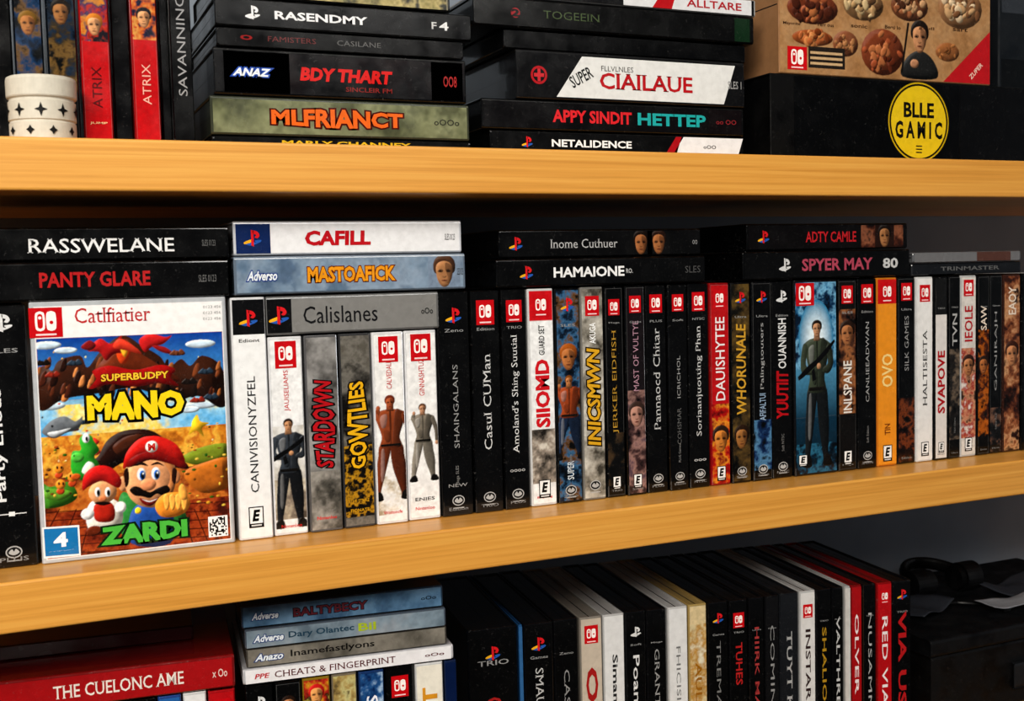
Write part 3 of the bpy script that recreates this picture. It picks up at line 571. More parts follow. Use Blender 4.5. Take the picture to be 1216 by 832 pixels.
kb([(147, 560), (152, 556), (153, 572), (149, 578)], '2a1008', 12); kb([(205, 556), (210, 558), (208, 574), (204, 570)], '2a1008', 12)
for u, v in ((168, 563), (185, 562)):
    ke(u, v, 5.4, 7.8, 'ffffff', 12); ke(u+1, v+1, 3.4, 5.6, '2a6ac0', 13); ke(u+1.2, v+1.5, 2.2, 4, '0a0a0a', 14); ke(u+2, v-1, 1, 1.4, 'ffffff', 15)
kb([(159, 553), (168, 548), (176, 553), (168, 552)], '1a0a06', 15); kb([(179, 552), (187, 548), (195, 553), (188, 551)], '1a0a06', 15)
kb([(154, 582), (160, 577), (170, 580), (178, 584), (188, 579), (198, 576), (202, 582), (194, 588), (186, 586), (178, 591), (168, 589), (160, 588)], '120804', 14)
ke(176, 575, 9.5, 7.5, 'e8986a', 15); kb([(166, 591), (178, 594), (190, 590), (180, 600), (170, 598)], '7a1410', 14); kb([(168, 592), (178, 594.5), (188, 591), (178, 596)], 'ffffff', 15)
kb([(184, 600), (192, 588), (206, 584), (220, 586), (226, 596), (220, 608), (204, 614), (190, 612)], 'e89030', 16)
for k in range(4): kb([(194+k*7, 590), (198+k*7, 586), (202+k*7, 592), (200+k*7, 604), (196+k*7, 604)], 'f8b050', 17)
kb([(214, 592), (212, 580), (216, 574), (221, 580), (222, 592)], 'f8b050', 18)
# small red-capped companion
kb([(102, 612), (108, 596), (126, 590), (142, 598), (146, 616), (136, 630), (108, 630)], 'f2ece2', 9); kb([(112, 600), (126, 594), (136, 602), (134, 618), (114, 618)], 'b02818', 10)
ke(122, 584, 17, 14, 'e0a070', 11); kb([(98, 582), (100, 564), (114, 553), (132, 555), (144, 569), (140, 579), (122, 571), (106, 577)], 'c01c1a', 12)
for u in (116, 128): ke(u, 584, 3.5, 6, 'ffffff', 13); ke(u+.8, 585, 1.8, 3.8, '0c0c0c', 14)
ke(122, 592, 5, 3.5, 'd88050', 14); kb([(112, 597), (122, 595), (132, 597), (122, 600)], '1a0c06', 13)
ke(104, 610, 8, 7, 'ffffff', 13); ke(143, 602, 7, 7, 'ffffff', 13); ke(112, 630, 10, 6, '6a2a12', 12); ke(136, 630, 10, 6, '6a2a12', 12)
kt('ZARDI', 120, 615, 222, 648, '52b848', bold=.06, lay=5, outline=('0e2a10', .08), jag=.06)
ra.emit(mb, g, 1, .2)
def flat4(p, col, l): poly(mb, g, [K(*q) for q in p], col, l)
flat4([(50, 626), (94, 623), (96, 659), (52, 663)], 'f2f2f2', 2); flat4([(52, 628), (92, 625.5), (94, 657), (54, 660.5)], '1f7ab8', 3)
kt('4', 64, 631, 80, 650, 'ffffff', bold=.04, lay=4); kt('2TIRNIS', 58, 652, 88, 655, 'ffffff', bold=0, lay=4)
x0, y0 = K(248, 638); x1, y1 = K(270, 611); rect(mb, g, x0, y0, x1, y1, 'f4f4f4', 2)
for i in range(12):
    for j in range(12):
        if random.random() < .5: rect(mb, g, x0+(x1-x0)*(.06+i*.0733), y0+(y1-y0)*(.06+j*.0733), x0+(x1-x0)*(.06+i*.0733+.0733), y0+(y1-y0)*(.133+j*.0733), '181818', 3)
rect(mb, g, A0, yh, A1, cy1-.0005, 'f4f2f1', 2)
xa, _ = K(34, 380); xb, _ = K(74, 380); sw_logo(mb, g, xa, yh+.0008, xb, cy1-.0008, 4)
kt('^Catlfiatier', 89, 363, 178, 384, 'c02a30', bold=.0, lay=4)
for k in range(3): kt('0123 456', 241, 362+k*7, 262, 366+k*7, '8a8a8a', bold=0, lay=4)
mb.obj('cover_and_shell', hero)

# ---- wide cover case with the man
mb = MB(); x0 = R0.loc(943, 450)[0]+.0005; x1 = R0.loc(995, 450)[0]-.0005; gg = R0.at(0)
body(mb, gg, x0, .0004, x1-x0, H-.0006, .135, '101114')
W = x1-x0; mx = (x0+x1)/2; rw = Ras(x0+.0015, .012*H, x1-.0015, .988*H, .0005)
def sec(a, b, ca, cb, l): poly(rw, gg, [(x0, a*H), (x1, a*H), (x1, b*H), (x0, b*H)], [ca, ca, cb, cb], l, shade=0)
sec(.0, .3, '06141e', '10384e', 0); sec(.3, .65, '10384e', '5fa4c8', 0); sec(.65, 1, '5fa4c8', '0e2e4c', 0)
art(rw, gg, x0, .55*H, x1, H, ['081e34', '2a6a94', '7cb4d4', '123a5c', '081424'], 41, freq=50, lay=1)
for k in range(14): rw.add_op(2, (lambda k=k: rw.dopoly([(mx+W*(.4-.022*k)*math.cos(a*.2244), .7*H+H*(.2-.0115*k)*math.sin(a*.2244)) for a in range(28)], mix(hexc('3f86ac'), hexc('eefaff'), k/13), 0)))
art(rw, gg, x0, 0, x1, .16*H, ['040a10', '0c2a3e', '2f6e8c', '081822'], 42, freq=90, lay=2)
figure(rw, gg, mx+W*.02, .05*H, .76*H, top='3e4638', legs='1c2023', skin='b88a68', hair='22160e', gun=True, lay=5, sx=.76)
rw.emit(mb, gg, 0)
sw_logo(mb, gg, x0+.002, .87*H, x0+W*.46, .985*H, 2); rating(mb, gg, x0+W*.18, .08*H, W*.2, H*.06, 'E', 3)
mb.obj('wide_case', row)

# =================================================================== STACKS ON MIDDLE ROW
def zof(f, u, v): return f.loc(u, v)[1]
st = MB()
z1 = zof(R0, 255, 307); z2 = zof(R0, 255, 268)
flatcase(st, R0, -40, 271, H+.001, z1, BK, '0a0a0b', [('t', 'PANTY GLARE', 46, 178, .46, 'b8282a', dict(bold=.03, dy=.05)), code(235, 256, '777777')], vref=325, dy=-.002)
flatcase(st, R0, -46, 272, z1, z2, BK, '0b0b0c', [('t', '^RASSWELANE', 32, 207, .5, 'ececec', dict(bold=.01, dy=-.05)), code(240, 256, '777777')], vref=285, dy=.002)
st.obj('video_game_case_stack')
st = MB()
z1 = zof(R0, 290, 304); z2 = zof(R0, 290, 262)
flatcase(st, R0, 277, 551, H+.001, z1, '6a7786', '7f93a8', [('art', 280, 548, ['5a6f88', '8094a8', '8c9cae', '62788f'], 51, 25), ('t', 'Adverso', 292, 328, .3, 'e8eef4', dict(bold=.03, shear=.3, outline=('1c3c8a', .08))), ('t', 'MASTOAFICK', 364, 468, .48, 'e89a1e', dict(bold=.04, outline=('6a2008', .05))), ('face', 526, 'a87850', '4a3020', '8090a4'), code(541, 548, '333333')], vref=325, dy=-.003)
flatcase(st, R0, 277, 548, z1, z2, 'c9ccd2', 'ececee', [('r', 280, 321, '142c5e'), ('ps', 300), ('t', 'CAFILL', 362, 440, .52, 'c01824', dict(bold=.045, shear=.05)), code(528, 540, '333333')], vref=285, dy=0)
st.obj('video_game_case_stack')
st = MB()
z1 = zof(R0, 610, 307); z2 = zof(R0, 610, 272)
flatcase(st, R0, 588, 836, H+.001, z1, BK, '09090a', [('ps', 624), ('t', 'HAMAIONE', 656, 740, .44, 'f0f0f0', dict(bold=.03)), ('t', 'RO.', 742, 750, .2, 'cccccc'), ('t', 'SLES', 812, 830, .3, '555555', dict(bold=0))], vref=325, dy=-.002)
flatcase(st, R0, 594, 834, z1, z2, BK, '0b0b0c', [('ps', 614), ('t', '^Inome Cuthuer', 655, 735, .38, 'c0c0c0', dict(bold=0)), ('art', 750, 796, ['0a0a0b', '3a2018', '1a100c'], 53), ('face', 763, 'a06840', '1a100a'), ('face', 784, 'a06840', '2a1810'), ('t', 'oo', 824, 830, .2, '888888')], vref=285, dy=.003)
st.obj('video_game_case_stack')
st = MB()
z1 = zof(R0, 900, 298); z2 = zof(R0, 900, 265)
flatcase(st, R0, 882, 1080, H+.001, z1, BK, '0b0b0c', [('ps', 932, 'd8d8d8'), ('t', 'SPYER MAY', 952, 1036, .52, 'b04c60', dict(bold=.03)), ('t', '80', 1048, 1066, .45, 'c8c8c8', dict(bold=.03))], vref=312, dy=0)
flatcase(st, R0, 888, 1079, z1, z2, BK, '0e0b0c', [('ps', 908), ('t', 'ADTY CAMLE', 958, 1018, .48, 'c0262e', dict(bold=.02)), ('art', 1024, 1074, ['0e0b0c', '4a2418', '905a40', '140e10'], 54), ('face', 1052, 'a07048', '1a100a', '2a1610')], vref=280, dy=.002)
st.obj('video_game_case_stack')
st = MB()
z1 = zof(R0, 1100, 312); z2 = zof(R0, 1100, 299)
flatcase(st, R0, 1086, 1216, H+.001, z1, '2a2c30', '1c1e22', [('t', 'TRINMASTER', 1120, 1190, .4, '6a6a6a')], vref=318, dy=.004)
flatcase(st, R0, 1084, 1212, z1, z2, '66686c', '747476', [('r', 1160, 1200, '5a3c34')], vref=306, dy=0)
st.obj('video_game_case_stack')

# =================================================================== TOP SHELF
T0 = F((0, 0, 0)); zs = zt_top
def ztop(u, v): return T0.loc(u, v)[1]
st = MB(); b_ = [zs+.0005]+[ztop(256, v) for v in (160, 112, 54, 30, -6, -44)]
flatcase(st, T0, 252, 559, b_[0], b_[1], BK, '0a0a0a', [('t', 'MARLY CHANNEY', 335, 488, .5, 'd8b020', dict(bold=.03))], vref=175)
flatcase(st, T0, 250, 557, b_[1], b_[2], '3a3e32', '6a6e54', [('art', 253, 554, ['4a4e3a', '6d7256', '828768', '5a5e46'], 61, 22), ('t', 'MLFRIANCT', 322, 478, .52, 'e06a22', dict(bold=.04, outline=('4a0c06', .07), jag=.14)), ('t', 'oOOo', 515, 545, .2, '3a3a30')], vref=138)
flatcase(st, T0, 254, 553, b_[2], b_[3], BK, '0e0d10', [('art', 256, 551, ['08080a', '100f12', '1c1416'], 62, 20), ('r', 266, 344, '121216'), ('t', 'ANAZ', 276, 322, .2, 'e8eef4', dict(bold=.04, shear=.3, outline=('2a50a8', .12))), ('t', 'BDY THART', 356, 466, .34, 'd02220', dict(bold=.05, shear=.15, dy=.02)), ('t', 'SINCLEIR FM', 410, 465, .12, '8a2a26', dict(dy=-.32)), ('r', 512, 549, '160e10'), ('t', 'OO8', 526, 542, .3, 'a02828', dict(bold=.02))], vref=90)
flatcase(st, T0, 257, 550, b_[3], b_[4], BK, '070708', [('t', 'FAMISTERS', 318, 375, .32, '703434', dict(bold=0)), ('t', 'CASILANE', 400, 452, .32, '686868', dict(bold=0)), ('t', 'o', 285, 300, .3, '902020')], vref=48)
flatcase(st, T0, 255, 559, b_[4], b_[5], BK, '0c0d10', [('ps', 300, 'e8e8ea'), ('t', 'RASENDMY', 326, 436, .34, 'e8e8ea', dict(bold=.03, dy=-.02)), ('r', 505, 546, '08080a'), ('t', 'F', 512, 518, .3, 'c8c8c8', dict(bold=.02)), ('t', '4', 521, 532, .36, 'e8e8e8', dict(bold=.02))], vref=20)
flatcase(st, T0, 262, 534, b_[5], b_[6], BK, '8a8268', [('art', 300, 530, ['3a3a28', '8a8050', 'b8a870', '2a2a20'], 63, 40), ('r', 264, 345, '101012')], vref=0)
st.obj('video_game_case_stack')
st = MB(); b_ = [zs+.0005]+[ztop(615, v) for v in (154, 117, 57, 33, -3, -26)]
flatcase(st, T0, 582, 883, b_[0], b_[1], BK, '0a0a0b', [('ps', 626), ('t', 'NETALIDENCE', 655, 750, .38, 'f0f0f0', dict(bold=.03)), ('p', 805, 879, 'e8e8ea'), ('p', 796, 806, 'a81620'), ('t', 'oOO', 835, 850, .2, '555555')], vref=172)
flatcase(st, T0, 572, 883, b_[1], b_[2], BK, '0b090b', [('t', 'APPY SINDIT', 656, 750, .5, 'd82c34', dict(bold=.035)), ('t', 'HETTEP', 757, 838, .5, '28a8a8', dict(bold=.035)), ('r', 842, 880, '120a0c'), ('t', 'oo OO', 850, 874, .2, '8a2a30')], vref=142)
flatcase(st, T0, 613, 884, b_[2], b_[3], '141416', '0f0f11', [('o', 640, .22, 'b02028'), ('o', 640, .16, '0f0f11', 4), ('t', '+', 634, 646, .3, 'c83038', dict(bold=.04)), ('p', 676, 866, 'e2e2e0'), ('t', 'FLLVLNLES', 714, 752, .13, '555555', dict(dy=.24, bold=0)), ('t', '^CIAILAUE', 712, 822, .4, 'b81a24', dict(bold=.02, dy=-.06)), ('t', 'SUPER', 676, 704, .3, '2a2a2a', dict(rot=.5)), ('t', 'SLES 1', 864, 880, .2, '9a9a9a')], vref=95)
flatcase(st, T0, 600, 888, b_[3], b_[4], BK, '060607', [], vref=50, dy=.004)
flatcase(st, T0, 562, 895, b_[4], b_[5], BK, '0b0b0b', [('o', 612, .2, '982026'), ('t', '2', 607, 617, .3, '111111', dict(bold=.05)), ('t', '^TOGEEIN', 645, 712, .32, '4c5a3e', dict(bold=.0, dy=.02)), ('r', 872, 890, '14301c')], vref=18)
flatcase(st, T0, 590, 897, b_[5], b_[6], '9a9a9a', '101012', [('r', 740, 892, 'dcdcde'), ('p', 780, 800, 'b8141e'), ('t', 'ALLTARE', 815, 880, .5, 'b02a34')], vref=-10)
st.obj('video_game_case_stack')
books = empty('comic_book_row')
def book(u0, u1, vt, col, els, i, dy=.01):
    f = F((0, dy, 0)); x0, x1 = f.loc(u0, 110)[0]+.0004, f.loc(u1, 110)[0]-.0004; mb = MB(); h = .19
    f2 = F((0, dy, zs+.0003))
    body(mb, f2, x0, 0, x1-x0, h, .125, col, mat=1, r=.003); spine(mb, f2, x0, 0, x1-x0, h, els); mb.obj('volume_%d' % i, books)
book(-60, -22, 0, '0c0c0e', [('bg', '0c0c0e')], 0); book(-22, 18, 0, '0c0c0e', [('bg', '0a0a0b')], 1, .012)
book(19, 55, 0, '0a1018', [('bg', '0f1c2a'), ('art', .2, 1, ['04080c', '0c2038', '1c3c60', '6a5030', '060c14'], 71, 70), ('face', .45, .7, 'a87040', '785820'), ('face', .75, .7, '88603a', '1a243a')], 2)
book(58, 95, 0, '0a1018', [('bg', '10181f'), ('art', .2, 1, ['05080c', '1a2c40', '3a3020', '70562e', '080a0c'], 72, 70), ('face', .5, .7, '98683c', '1a120c'), T('GEN', .62, .8, .6, 'a88440')], 3)
book(97, 134, 0, 'a01418', [('bg', 'b8141a'), ('art', .4, .78, ['b8141a', 'd08a30', '1a2a5a', 'b83018', '0e0e1a'], 73, 90), ('face', .66, .6, 'd0986a', '181820'), ('face', .46, .6, 'd0986a', 'b87018'), T('ATRIX', .14, .3, .36, '5a080c', bold=.0), ('tiny', .08, 'JUMP', 'f0d0a0')], 4)
book(135, 157, 0, '0c0c0e', [('bg', '08080a')], 5, .02)
book(158, 191, 0, 'a01418', [('bg', 'b8141a'), ('art', .42, .8, ['b8141a', 'd09a50', 'c86020', '1a1a3a', '0e0e1a'], 74, 90), ('face', .68, .62, 'd0986a', 'b88020'), ('face', .5, .62, 'd0986a', '181820'), T('ATRIX', .16, .32, .36, 'e8b0a0', bold=.0)], 6)
book(192, 203, 0, '0c0c0e', [('bg', '0c0c0e')], 7, .02)
book(204, 231, 0, '08080a', [('bg', '0a0a0b'), T('SAVANNING', .2, .6, .46, 'a0a0a2', bold=0)], 8)

# white stacked canister with diamond marks
can = MB(); fc = F((0, -.02, 0)); xl, xr = fc.loc(7, 130)[0], fc.loc(94, 130)[0]; cr_ = (xr-xl)/2; ccx = (xl+xr)/2; ccy = -.02+cr_*.62
hc = ztop(50, 88)-.004-zs
prof = [(0, .0), (.93, 0), (.97, .02), (.97, .27), (.94, .285), (.94, .3), (.98, .315), (.98, .6), (.94, .615), (.94, .64), (1.0, .66), (1.02, .68), (1.02, .93), (1.0, .97), (.95, .985), (.93, .95), (.9, .93), (0, .93)]
n = 56; vs = []; fs = []
for r_, z_ in prof:
    for i in range(n): a = 2*math.pi*i/n; vs.append((ccx+cr_*r_*.97*math.cos(a), ccy+cr_*r_*.97*math.sin(a), zs+.0003+hc*z_))
for k in range(len(prof)-1):
    for i in range(n): j = (i+1) % n; fs.append((k*n+i, k*n+j, (k+1)*n+j, (k+1)*n+i))
can.add(vs, fs, 'd0cabc', 2)
def cpatch(a0, z0, pts, col):
    q = []
    for a, z in pts:
        an = math.radians(a0+a); rr = cr_*.97*.985+.0004; q.append((ccx+rr*math.cos(an), ccy+rr*math.sin(an), zs+hc*(z0+z)))
    can.add(q, [tuple(range(len(q)))], col, 2)
for a0 in range(-170, 0, 38):
    for z0, s_ in ((.46, 1.2), (.15, .8)):
        cpatch(a0+(0 if z0 > .3 else 19), z0, [(-9*s_, .0), (-3, .025), (0, .09*s_), (3, .025), (9*s_, 0), (3, -.025), (0, -.09*s_), (-3, -.025)], '1a1a1a')
co = can.obj('patterned_canister')

# black box with round yellow badge
bx = MB(); fb = F((0, .0, 0)); x0 = fb.loc(915, 140)[0]; x1 = x0+.42; zb = ztop(1000, 91)
body(bx, fb, x0, zs+.0004, x1-x0, zb-zs-.0006, .2, '050506', axis='x', mat=2, r=.0015)
U = lambda u: fb.loc(u, 140)[0]
rect(bx, fb, U(943), zs+.002, U(1139), zb-.002, '040405', 0); rect(bx, fb, U(1140), zs+.002, x1-.002, zb-.002, '0a0a0c', 0)
cx, cy = fb.loc(1091, 145); rr = (fb.loc(1128, 145)[0]-fb.loc(1054, 145)[0])/2*.97
ell(bx, fb, cx, cy, rr, rr, 'c8a812', 1, n=48); ell(bx, fb, cx, cy, rr*.96, rr*.96, '1a1608', 2, n=48); ell(bx, fb, cx, cy, rr*.91, rr*.91, 'e0c020', 3, n=48)
text(bx, fb, 'BLLE', cx, cy+rr*.3, rr*1.0, rr*.38, '15120a', 0, 4, .03); text(bx, fb, 'G A M I C', cx, cy-rr*.2, rr*1.55, rr*.44, '15120a', 0, 4, .035)
for k in range(3): rect(bx, fb, cx-rr*.1, cy-rr*(.62+k*.08), cx+rr*.1, cy-rr*(.59+k*.08), '15120a', 4)
bx.obj('black_game_box')
# kraft board game box on top
kb_ = MB(); fk = F((0, .002, 0)); zk = zb+.0003; x0 = fk.loc(925, 60)[0]; x1 = fk.loc(1176, 60)[0]
body(kb_, fk, x0, zk, x1-x0, .13, .16, '9c7450', axis='x', mat=2, r=.0015)
rk = Ras(x0+.001, zk+.001, x1-.001, zk+.128, .0006, 'b08860', .7)
art(rk, fk, x0, zk, x1, zk+.13, ['a07850', 'b08a62', 'ac8258', '987048'], 81, freq=30, lay=0)
def Q(u, v): return fk.loc(u, v)
def dish(u, v, ru, pal, ry=.75, n_=34):
    x, y = Q(u, v); r = (Q(u+ru, v)[0]-x); ell(rk, fk, x, y, r, r*ry, pal[0], 3)
    for k in range(n_):
        a = random.uniform(0, 6.28); q = random.uniform(0, .85)*r; ell(rk, fk, x+q*math.cos(a), y+q*ry*math.sin(a), r*random.uniform(.12, .24), r*random.uniform(.08, .18), random.choice(pal[1:]), 4+k % 5, random.uniform(0, 3), 8)
dish(965, 45, 24, ['8a4a24', 'a86034', 'b87a48', '703818'], .32); dish(1048, 62, 25, ['703820', '9a5030', '5a2814', 'a86840'], .85)
dish(1004, 52, 15, ['7a4a30', 'a07048', '6a3c24'], .8); dish(965, 10, 30, ['6a341e', '985434', '4a2214', 'a8683e'], .5); dish(1025, 6, 24, ['7a5c3e', 'a88860', 'c0a880', '5a402a'], .6)
dish(1080, 8, 22, ['6a4028', '905a3a', 'b8906a', '4a2c1c'], .6); dish(1140, 10, 26, ['8a6444', 'b8946c', '745034', 'd0b898'], .7); dish(1125, 62, 14, ['8a5832', 'a87040', '704422'], .6, 16)
x, y = Q(1092, 92); rr2 = Q(1112, 92)[0]-x
blob(rk, fk, [(x-rr2, y), (x-rr2*.8, y+rr2*.8), (x, y+rr2*1.2), (x+rr2*.8, y+rr2*.8), (x+rr2, y)], '242424', 10); ell(rk, fk, x-rr2*.3, y+rr2*.6, rr2*.25, rr2*.2, 'b08060', 12)
face(rk, fk, x, y+rr2*1.75, rr2*1.0, 'b88560', '1e1612', 12)
poly(rk, fk, [(x-rr2*1.1, y+rr2*.2), (x-rr2*1.0, y+rr2*.15), (x-rr2*.6, y+rr2*2.4), (x-rr2*.72, y+rr2*2.4)], '1a1410', 14)
rk.emit(kb_, fk, 0)
xa, ya = Q(935, 82); xb, yb = Q(958, 56); sw_logo(kb_, fk, xa, ya, xb, yb, 3)
xa, ya = Q(960, 80); xb, yb = Q(1003, 58); rect(kb_, fk, xa, ya, xb, yb, '2a221c', 3)
for k in range(3): rect(kb_, fk, xa+.002, ya+.003+k*.005, xb-.003, ya+.0055+k*.005, 'c8a880', 4)
x2, _ = Q(1120, 98); _, y2 = Q(1176, 38); poly(kb_, fk, [(x2, zk+.0012), (x1-.001, zk+.0012), (x1-.001, y2)], 'b81c24', 3)
text(kb_, fk, 'ZUPER', (x2+x1)/2+.012, zk+.014, .022, .005, 'f0d8c8', .75, 4)
for k in range(6): xa, ya = Q(940+k*40, 28+k*1.5); text(kb_, fk, ['Mayonite', 'Terr ous', 'sonic', 'Berti lo', 'grull', 'sart'][k], xa, ya, .02, .0035, '3a2212', 0, 3, .01)
kb_.obj('board_game_box')
fx = F((0, .05, 0)); mb = MB(); x0 = fx.loc(1186, 50)[0]; x1 = x0+.07
body(mb, fx, x0, zk+.0002, x1-x0, .15, .12, '1b1f24', mat=2); rect(mb, fx, x0+.004, zk+.09, x1-.004, zk+.14, '3a3e44', 1); rect(mb, fx, x0+.004, zk+.01, x1-.004, zk+.04, '101214', 1)
mb.obj('magazine_file')

# =================================================================== LOWER SHELF
zl = LOW+H
pa = onz(590, 745, zl); pb = onz(1075, 688, zl); yw = math.atan2(pb.y-pa.y, pb.x-pa.x)
L0 = F((pa.x, pa.y, LOW), yw)
low = empty('video_game_case_row')
lrows = [
 (555, 616, BK2, bl+[T('OASIS', .42, .66, .34, 'b02828', bold=.02, rot=-90), ('ps', .88), T('ENGLISH', .1, .38, .26, 'dddddd')]),
 (616, 622, '2a5a8a', [('bg', '3a6a9a')]),
 (622, 658, BK2, bl+[T('^SMAULT GYSING', .2, .78, .3, 'c0c0c0', bold=0, rot=-90), ('ps', .9)]),
 (658, 688, BK2, bl+[T('^CASILUSZE', .25, .75, .26, '989898', bold=0, rot=-90)]),
 (688, 716, '8a847c', [('bg', 'c8bbab'), T('OIOL', .2, .75, .6, 'a82222', bold=.03, rot=-90), ('sw', .92)]),
 (716, 743, 'b8b8b8', [('bg', 'e0e0e0'), T('Simanthep', .35, .8, .36, '2a2a2c', bold=.02, rot=-90)]),
 (743, 768, BK2, bl+[('ps', .9, 'dddddd'), T('Poannd', .4, .78, .36, 'e0e0e0', bold=.01, rot=-90)]),
 (768, 793, BK2, bl+[T('^GRANTIA SEAS', .2, .8, .28, 'a0a0a0', bold=0, rot=-90)]),
 (793, 818, 'c0c0c0', [('bg', 'e0e0e0'), T('FHICISINGIFE', .25, .8, .24, '7a7a7a', bold=0, rot=-90)]),
 (818, 841, 'a8905a', [('bg', 'd8c49a'), ('art', .3, .9, ['d8c8a0', 'b88a40', 'e0d8c0'], 91), T('AULTER', .3, .7, .4, 'a06a18', rot=-90)]),
 (841, 866, BK2, bl+[T('TREMAISE', .3, .8, .24, '808080', bold=0, rot=-90), ('ps', .92)]),
 (866, 889, BK2, bl+[('sw', .9), T('TUHES', .55, .78, .42, 'b82828', bold=.02, rot=-90), T('ALTIMA', .1, .45, .36, 'dddddd', rot=-90)]),
 (889, 908, BK2, bl+[T('HIIRK MAUHL', .2, .85, .34, 'a84040', bold=.01, rot=-90)]),
 (908, 926, BK2, [('bg', '161618'), T('COMINSTE', .2, .85, .32, '9a9a9a', bold=0, rot=-90)]),
 (926, 950, '1c1e22', [('bg', '202226'), T('^TUYT KAIF', .2, .8, .32, 'adadad', rot=-90)]),
 (950, 970, 'b8b8b8', [('bg', 'dcdad8'), ('sw', .9), T('INSTAR GUL', .15, .8, .36, '3a2a2a', rot=-90)]),
 (970, 989, BK2, bl+[T('SHALION', .3, .8, .32, 'b89028', rot=-90)]),
 (989, 1003, BK2, bl+[T('VALTHRES', .3, .85, .38, 'c8c8c8', rot=-90)]),
 (1003, 1011, 'aaaaaa', [('bg', 'd0ccc8')]),
 (1011, 1025, '7a1014', [('bg', 'a8161c'), T('OLVER', .4, .85, .42, 'f0e0e0', rot=-90)]),
 (1025, 1041, BK2, bl+[T('NUSAMN', .3, .85, .32, 'b8b8b8', bold=0, rot=-90)]),
 (1041, 1060, '8a1014', [('bg', 'b8161e'), ('sw', .93), T('RED VIAL', .25, .82, .42, 'f4e8e8', bold=.01, rot=-90)]),
 (1060, 1083, BK2, bl+[('ps', .93), T('VIA USSR', .1, .84, .5, 'b82226', bold=.03, rot=-90)]),
]
for i, (u0, u1, pc, els) in enumerate(lrows):
    addcase(L0, u0, u1, 765-(u0-590)*.1, H, pc, els, low, i, D=.185)

pa2 = onz(290, 815, zl); pb2 = onz(540, 783, zl); yw2 = math.atan2(pb2.y-pa2.y, pb2.x-pa2.x)
L1 = F((pa2.x, pa2.y, LOW), yw2)
lowl = empty('video_game_case_row')
ll = [
 (150, 186, BK, bl+[T('GEARWAD', .3, .8, .5, 'cccccc')]), (186, 216, '2a4a8a', [('bg', '2e68a8'), T('DOLPHIN', .3, .8, .5, 'e8f0f8')]), (216, 246, 'cfcfcf', [('bg', 'e8e8e8'), T('WHITE', .3, .8, .4, '8a1a1a')]),
 (246, 280, 'a8141c', [('bg', 'b8141c'), ('sw', .93), T('CAPTAIN', .3, .8, .5, 'f4e0e0')]),
 (290, 325, BK, bl+[('ps', .93, 'dddddd'), T('TAKING', .3, .8, .5, 'aaaaaa')]), (325, 358, BK, bl+[('face', .9, .6, 'b07850', '2a1a12'), T('LORD', .4, .8, .5, 'c8c8c8')]),
 (358, 393, '8a7020', [('bg', 'd8b838'), ('art', 0, 1, ['d0a028', 'b83020', '2a1a10', 'e0c860'], 95), ('face', .93, .6, 'e0a060', 'c02020')]),
 (393, 425, '7a7060', [('bg', 'a89868'), ('art', 0, 1, ['6a5a38', 'a89058', 'c8c088', '5a4a30'], 96)]),
 (425, 457, '1c3a6a', [('bg', '2c5a9a'), ('art', 0, 1, ['0c2a5a', '2a5a90', 'b0c8e0', '0a1a3a'], 97), T('BLUES', .6, .9, .5, 'f0f0f8')]),
 (457, 492, BK, bl+[('sw', .92), T('SKELIN', .4, .84, .5, 'e8e8e8', bold=.02)]), (492, 527, 'cfcfcf', [('bg', 'ece6d8'), T('ONAT', .5, .9, .6, 'd8962a', bold=.03)]),
 (527, 543, '1a2a4a', [('bg', '0c2048')]),
 (60, 105, BK, bl), (105, 150, BK, bl), (10, 60, BK, bl), (-45, 10, BK, bl),
]
for i, (u0, u1, pc, els) in enumerate(ll):
    addcase(L1, u0, u1, 815-(u0-290)*.12, H, pc, els, lowl, i)
st = MB(); zz = [H+.0006]+[L1.loc(290, v)[1] for v in (795, 771, 747, 719)]
flatcase(st, L1, 288, 539, zz[0], zz[1], 'b8b8bc', 'eceaec', [('t', 'PPE', 302, 320, .36, 'c03038', dict(bold=.02, shear=.2)), ('t', '^CHEATS & FINGERPRINT', 326, 470, .48, '5a1a20', dict(bold=.0)), ('t', 'oOo', 505, 528, .25, '5a1a20')], vref=795, D=.14)
flatcase(st, L1, 292, 531, zz[1], zz[2], '4a4640', '78746c', [('art', 294, 529, ['5a564e', '7c776e', '908a80'], 101, 30), ('t', 'Anazo', 302, 336, .42, 'e8eef4', dict(bold=.03, shear=.3, outline=('1c3c7a', .08))), ('t', 'Inamefastlyons', 345, 445, .5, '1a1816', dict(bold=.01))], vref=768, dy=.001)
flatcase(st, L1, 290, 529, zz[2], zz[3], '4a5460', '788692', [('art', 292, 527, ['64737f', '82929e', '949ca4'], 102, 30), ('t', 'Adverse', 300, 336, .42, 'e8eef4', dict(bold=.03, shear=.3, outline=('1c3c7a', .08))), ('t', 'Dary Olantec', 342, 420, .48, '2a4658', dict(bold=.02)), ('t', 'Bil', 425, 446, .48, 'a8b830', dict(bold=.03))], vref=745, dy=-.002)
flatcase(st, L1, 286, 526, zz[3], zz[4], '2a4258', '48627c', [('art', 288, 524, ['3a5674', '5c7e9c', '7090ac'], 103, 30), ('t', 'Adverse', 298, 330, .36, 'e8eef4', dict(bold=.03, shear=.3, outline=('1c3c7a', .08))), ('t', 'BALTYBECY', 348, 436, .44, '6a2a34', dict(bold=.03, outline=('14202e', .05))), ('t', 'oOo', 500, 518, .2, '22303c')], vref=718)
st.obj('video_game_case_stack')
st = MB(); zr = L1.loc(278, 776)[1]
flatcase(st, L1, -30, 279, H+.0006, zr, '7a1214', 'a8181c', [('t', '^THE CUELONC AME', 62, 218, .46, 'f0e4dc', dict(bold=.01)), ('t', 'x Oo', 252, 270, .3, 'e8c8c0')], vref=800, D=.14)
flatcase(st, L1, -60, 232, zr+.0002, zr+.012, '3a0c0e', '4a0e12', [], vref=780, D=.09, dy=.05)
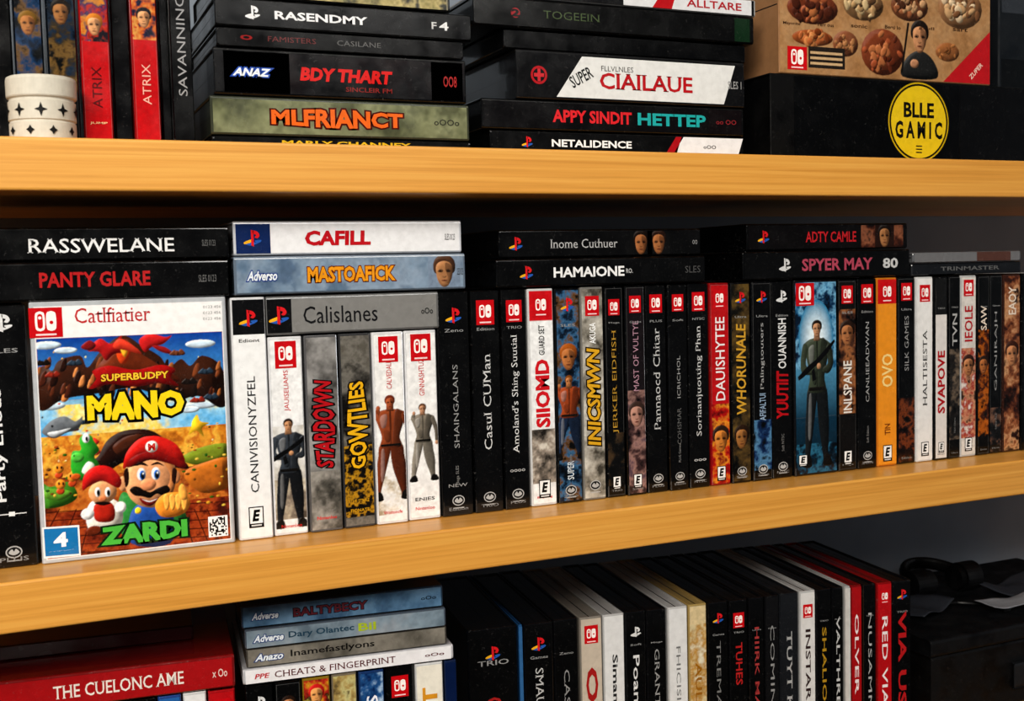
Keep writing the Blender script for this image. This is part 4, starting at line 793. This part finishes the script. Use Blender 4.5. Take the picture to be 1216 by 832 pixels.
st.obj('video_game_case_stack')

# right end: storage box, papers, headphones
sb = MB(); fs_ = F((0, .06, 0), 0); x0 = fs_.loc(1106, 740)[0]; zbx = LOW+.096
def hexa(mb, x0, x1, y0, y1, z0, z1, col, mat=2, b=.004):
    f = F((0, y0, 0)); body(mb, f, x0, z0, x1-x0, z1-z0, y1-y0, col, axis='x', mat=mat, r=b)
hexa(sb, x0, x0+.36, .06, .27, LOW+.0005, zbx-.02, '08080a'); hexa(sb, x0-.004, x0+.364, .056, .274, zbx-.0195, zbx, '0c0d10')
hexa(sb, x0+.12, x0+.2, .0545, .057, zbx-.075, zbx-.045, '1a1c20')
sb.obj('storage_box')
pp = MB()
def sheet(cx, cy, z, w, d, a, col):
    n_ = 14; vs = []; fs = []
    for j in range(n_+1):
        for i in range(n_+1):
            x = (i/n_-.5)*w; y = (j/n_-.5)*d; zz_ = .006+.007*noise.noise(Vector((x*30+cx*9, y*30, z*50)))+.008*(i/n_)**3
            vs.append((cx+x*math.cos(a)-y*math.sin(a), cy+x*math.sin(a)+y*math.cos(a), z+max(zz_, .0005)))
    for j in range(n_):
        for i in range(n_): k = j*(n_+1)+i; fs.append((k, k+1, k+n_+2, k+n_+1))
    pp.add(vs, fs, col, 2)
sheet(x0+.06, .14, zbx+.001, .07, .05, .3, '2c2f36'); sheet(x0+.17, .1, zbx+.004, .09, .035, -.1, '8a8c92'); sheet(x0+.24, .15, zbx+.002, .1, .06, .1, '34373e')
po = pp.obj('crumpled_papers', smooth=True); sm = po.modifiers.new('thickness', 'SOLIDIFY'); sm.thickness = .0006
hp = MB()
def tube(mb, pts, r, col, n=12, flat=1., ref=(0, 1, .01)):
    vs = []; fs = []; ref = Vector(ref)
    for k, p in enumerate(pts):
        t = (Vector(pts[min(k+1, len(pts)-1)])-Vector(pts[max(k-1, 0)])).normalized(); a = t.cross(ref).normalized(); b = t.cross(a)
        for i in range(n): an = 2*math.pi*i/n; vs.append(Vector(p)+a*math.cos(an)*r+b*math.sin(an)*r*flat)
    for k in range(len(pts)-1):
        for i in range(n): j = (i+1) % n; fs.append((k*n+i, k*n+j, (k+1)*n+j, (k+1)*n+i))
    fs += [tuple(range(n)), tuple(range((len(pts)-1)*n, len(pts)*n))]; mb.add(vs, fs, col, 2)
hcx = x0+.14; hy = .195; hz = zbx+.0205; til = .2
def hpos(x, y): return (hcx+x, hy+y*math.cos(til), hz+y*math.sin(til))
tube(hp, [hpos(.04*math.cos(a), .042*math.sin(a)) for a in [math.pi*i/20 for i in range(21)]], .0045, '060608', flat=1.8, ref=(0, -math.sin(til), math.cos(til)))
for sx_ in (-1, 1):
    tube(hp, [hpos(sx_*(.04+dx), -.008) for dx in (-.012, -.011, -.004, .006, .012, .013)], .018, '060608', n=24)
    tube(hp, [hpos(sx_*(.04+dx), -.008) for dx in (-.02, -.019, -.013, -.012)], .015, '0a0a0c', n=24)
tube(hp, [(hcx-.05+.02*math.sin(t*.9)+t*.016, .12+.03*math.cos(t*.7), zbx+.0035) for t in range(12)], .0022, '0a0a0c', n=8, ref=(0, 0, 1))
hp.obj('headphones', smooth=False)

# =================================================================== LIGHT
def area(name, loc, tgt, sx, sy, e, col):
    l = bpy.data.lights.new(name, 'AREA'); l.shape = 'RECTANGLE'; l.size = sx; l.size_y = sy; l.energy = e; l.color = col
    o = bpy.data.objects.new(name, l); o.location = loc; o.rotation_euler = (Vector(tgt)-Vector(loc)).to_track_quat('-Z', 'Y').to_euler(); bpy.context.collection.objects.link(o)
area('window_light', (-.9, -1.9, 1.25), (.4, 0, .1), 1.1, .8, 60, (1, .945, .86))
area('room_light', (1.0, -2.4, 1.45), (.9, 0, 0), 1.0, .6, 20, (1, .97, .92))
area('wall_fill_light', (3.2, -.35, -.15), (1.2, .3, -.12), .4, .4, 7, (.92, .96, 1))  # unseen fill added low at the right to brighten the lower back wall
w = bpy.data.worlds.new('world'); bpy.context.scene.world = w; w.use_nodes = True
w.node_tree.nodes['Background'].inputs[0].default_value = (.8, .85, .9, 1); w.node_tree.nodes['Background'].inputs[1].default_value = .06
sc = bpy.context.scene; sc.view_settings.view_transform = 'Standard'
try: sc.view_settings.look = 'Medium High Contrast'
except Exception as e_: print('look', e_)
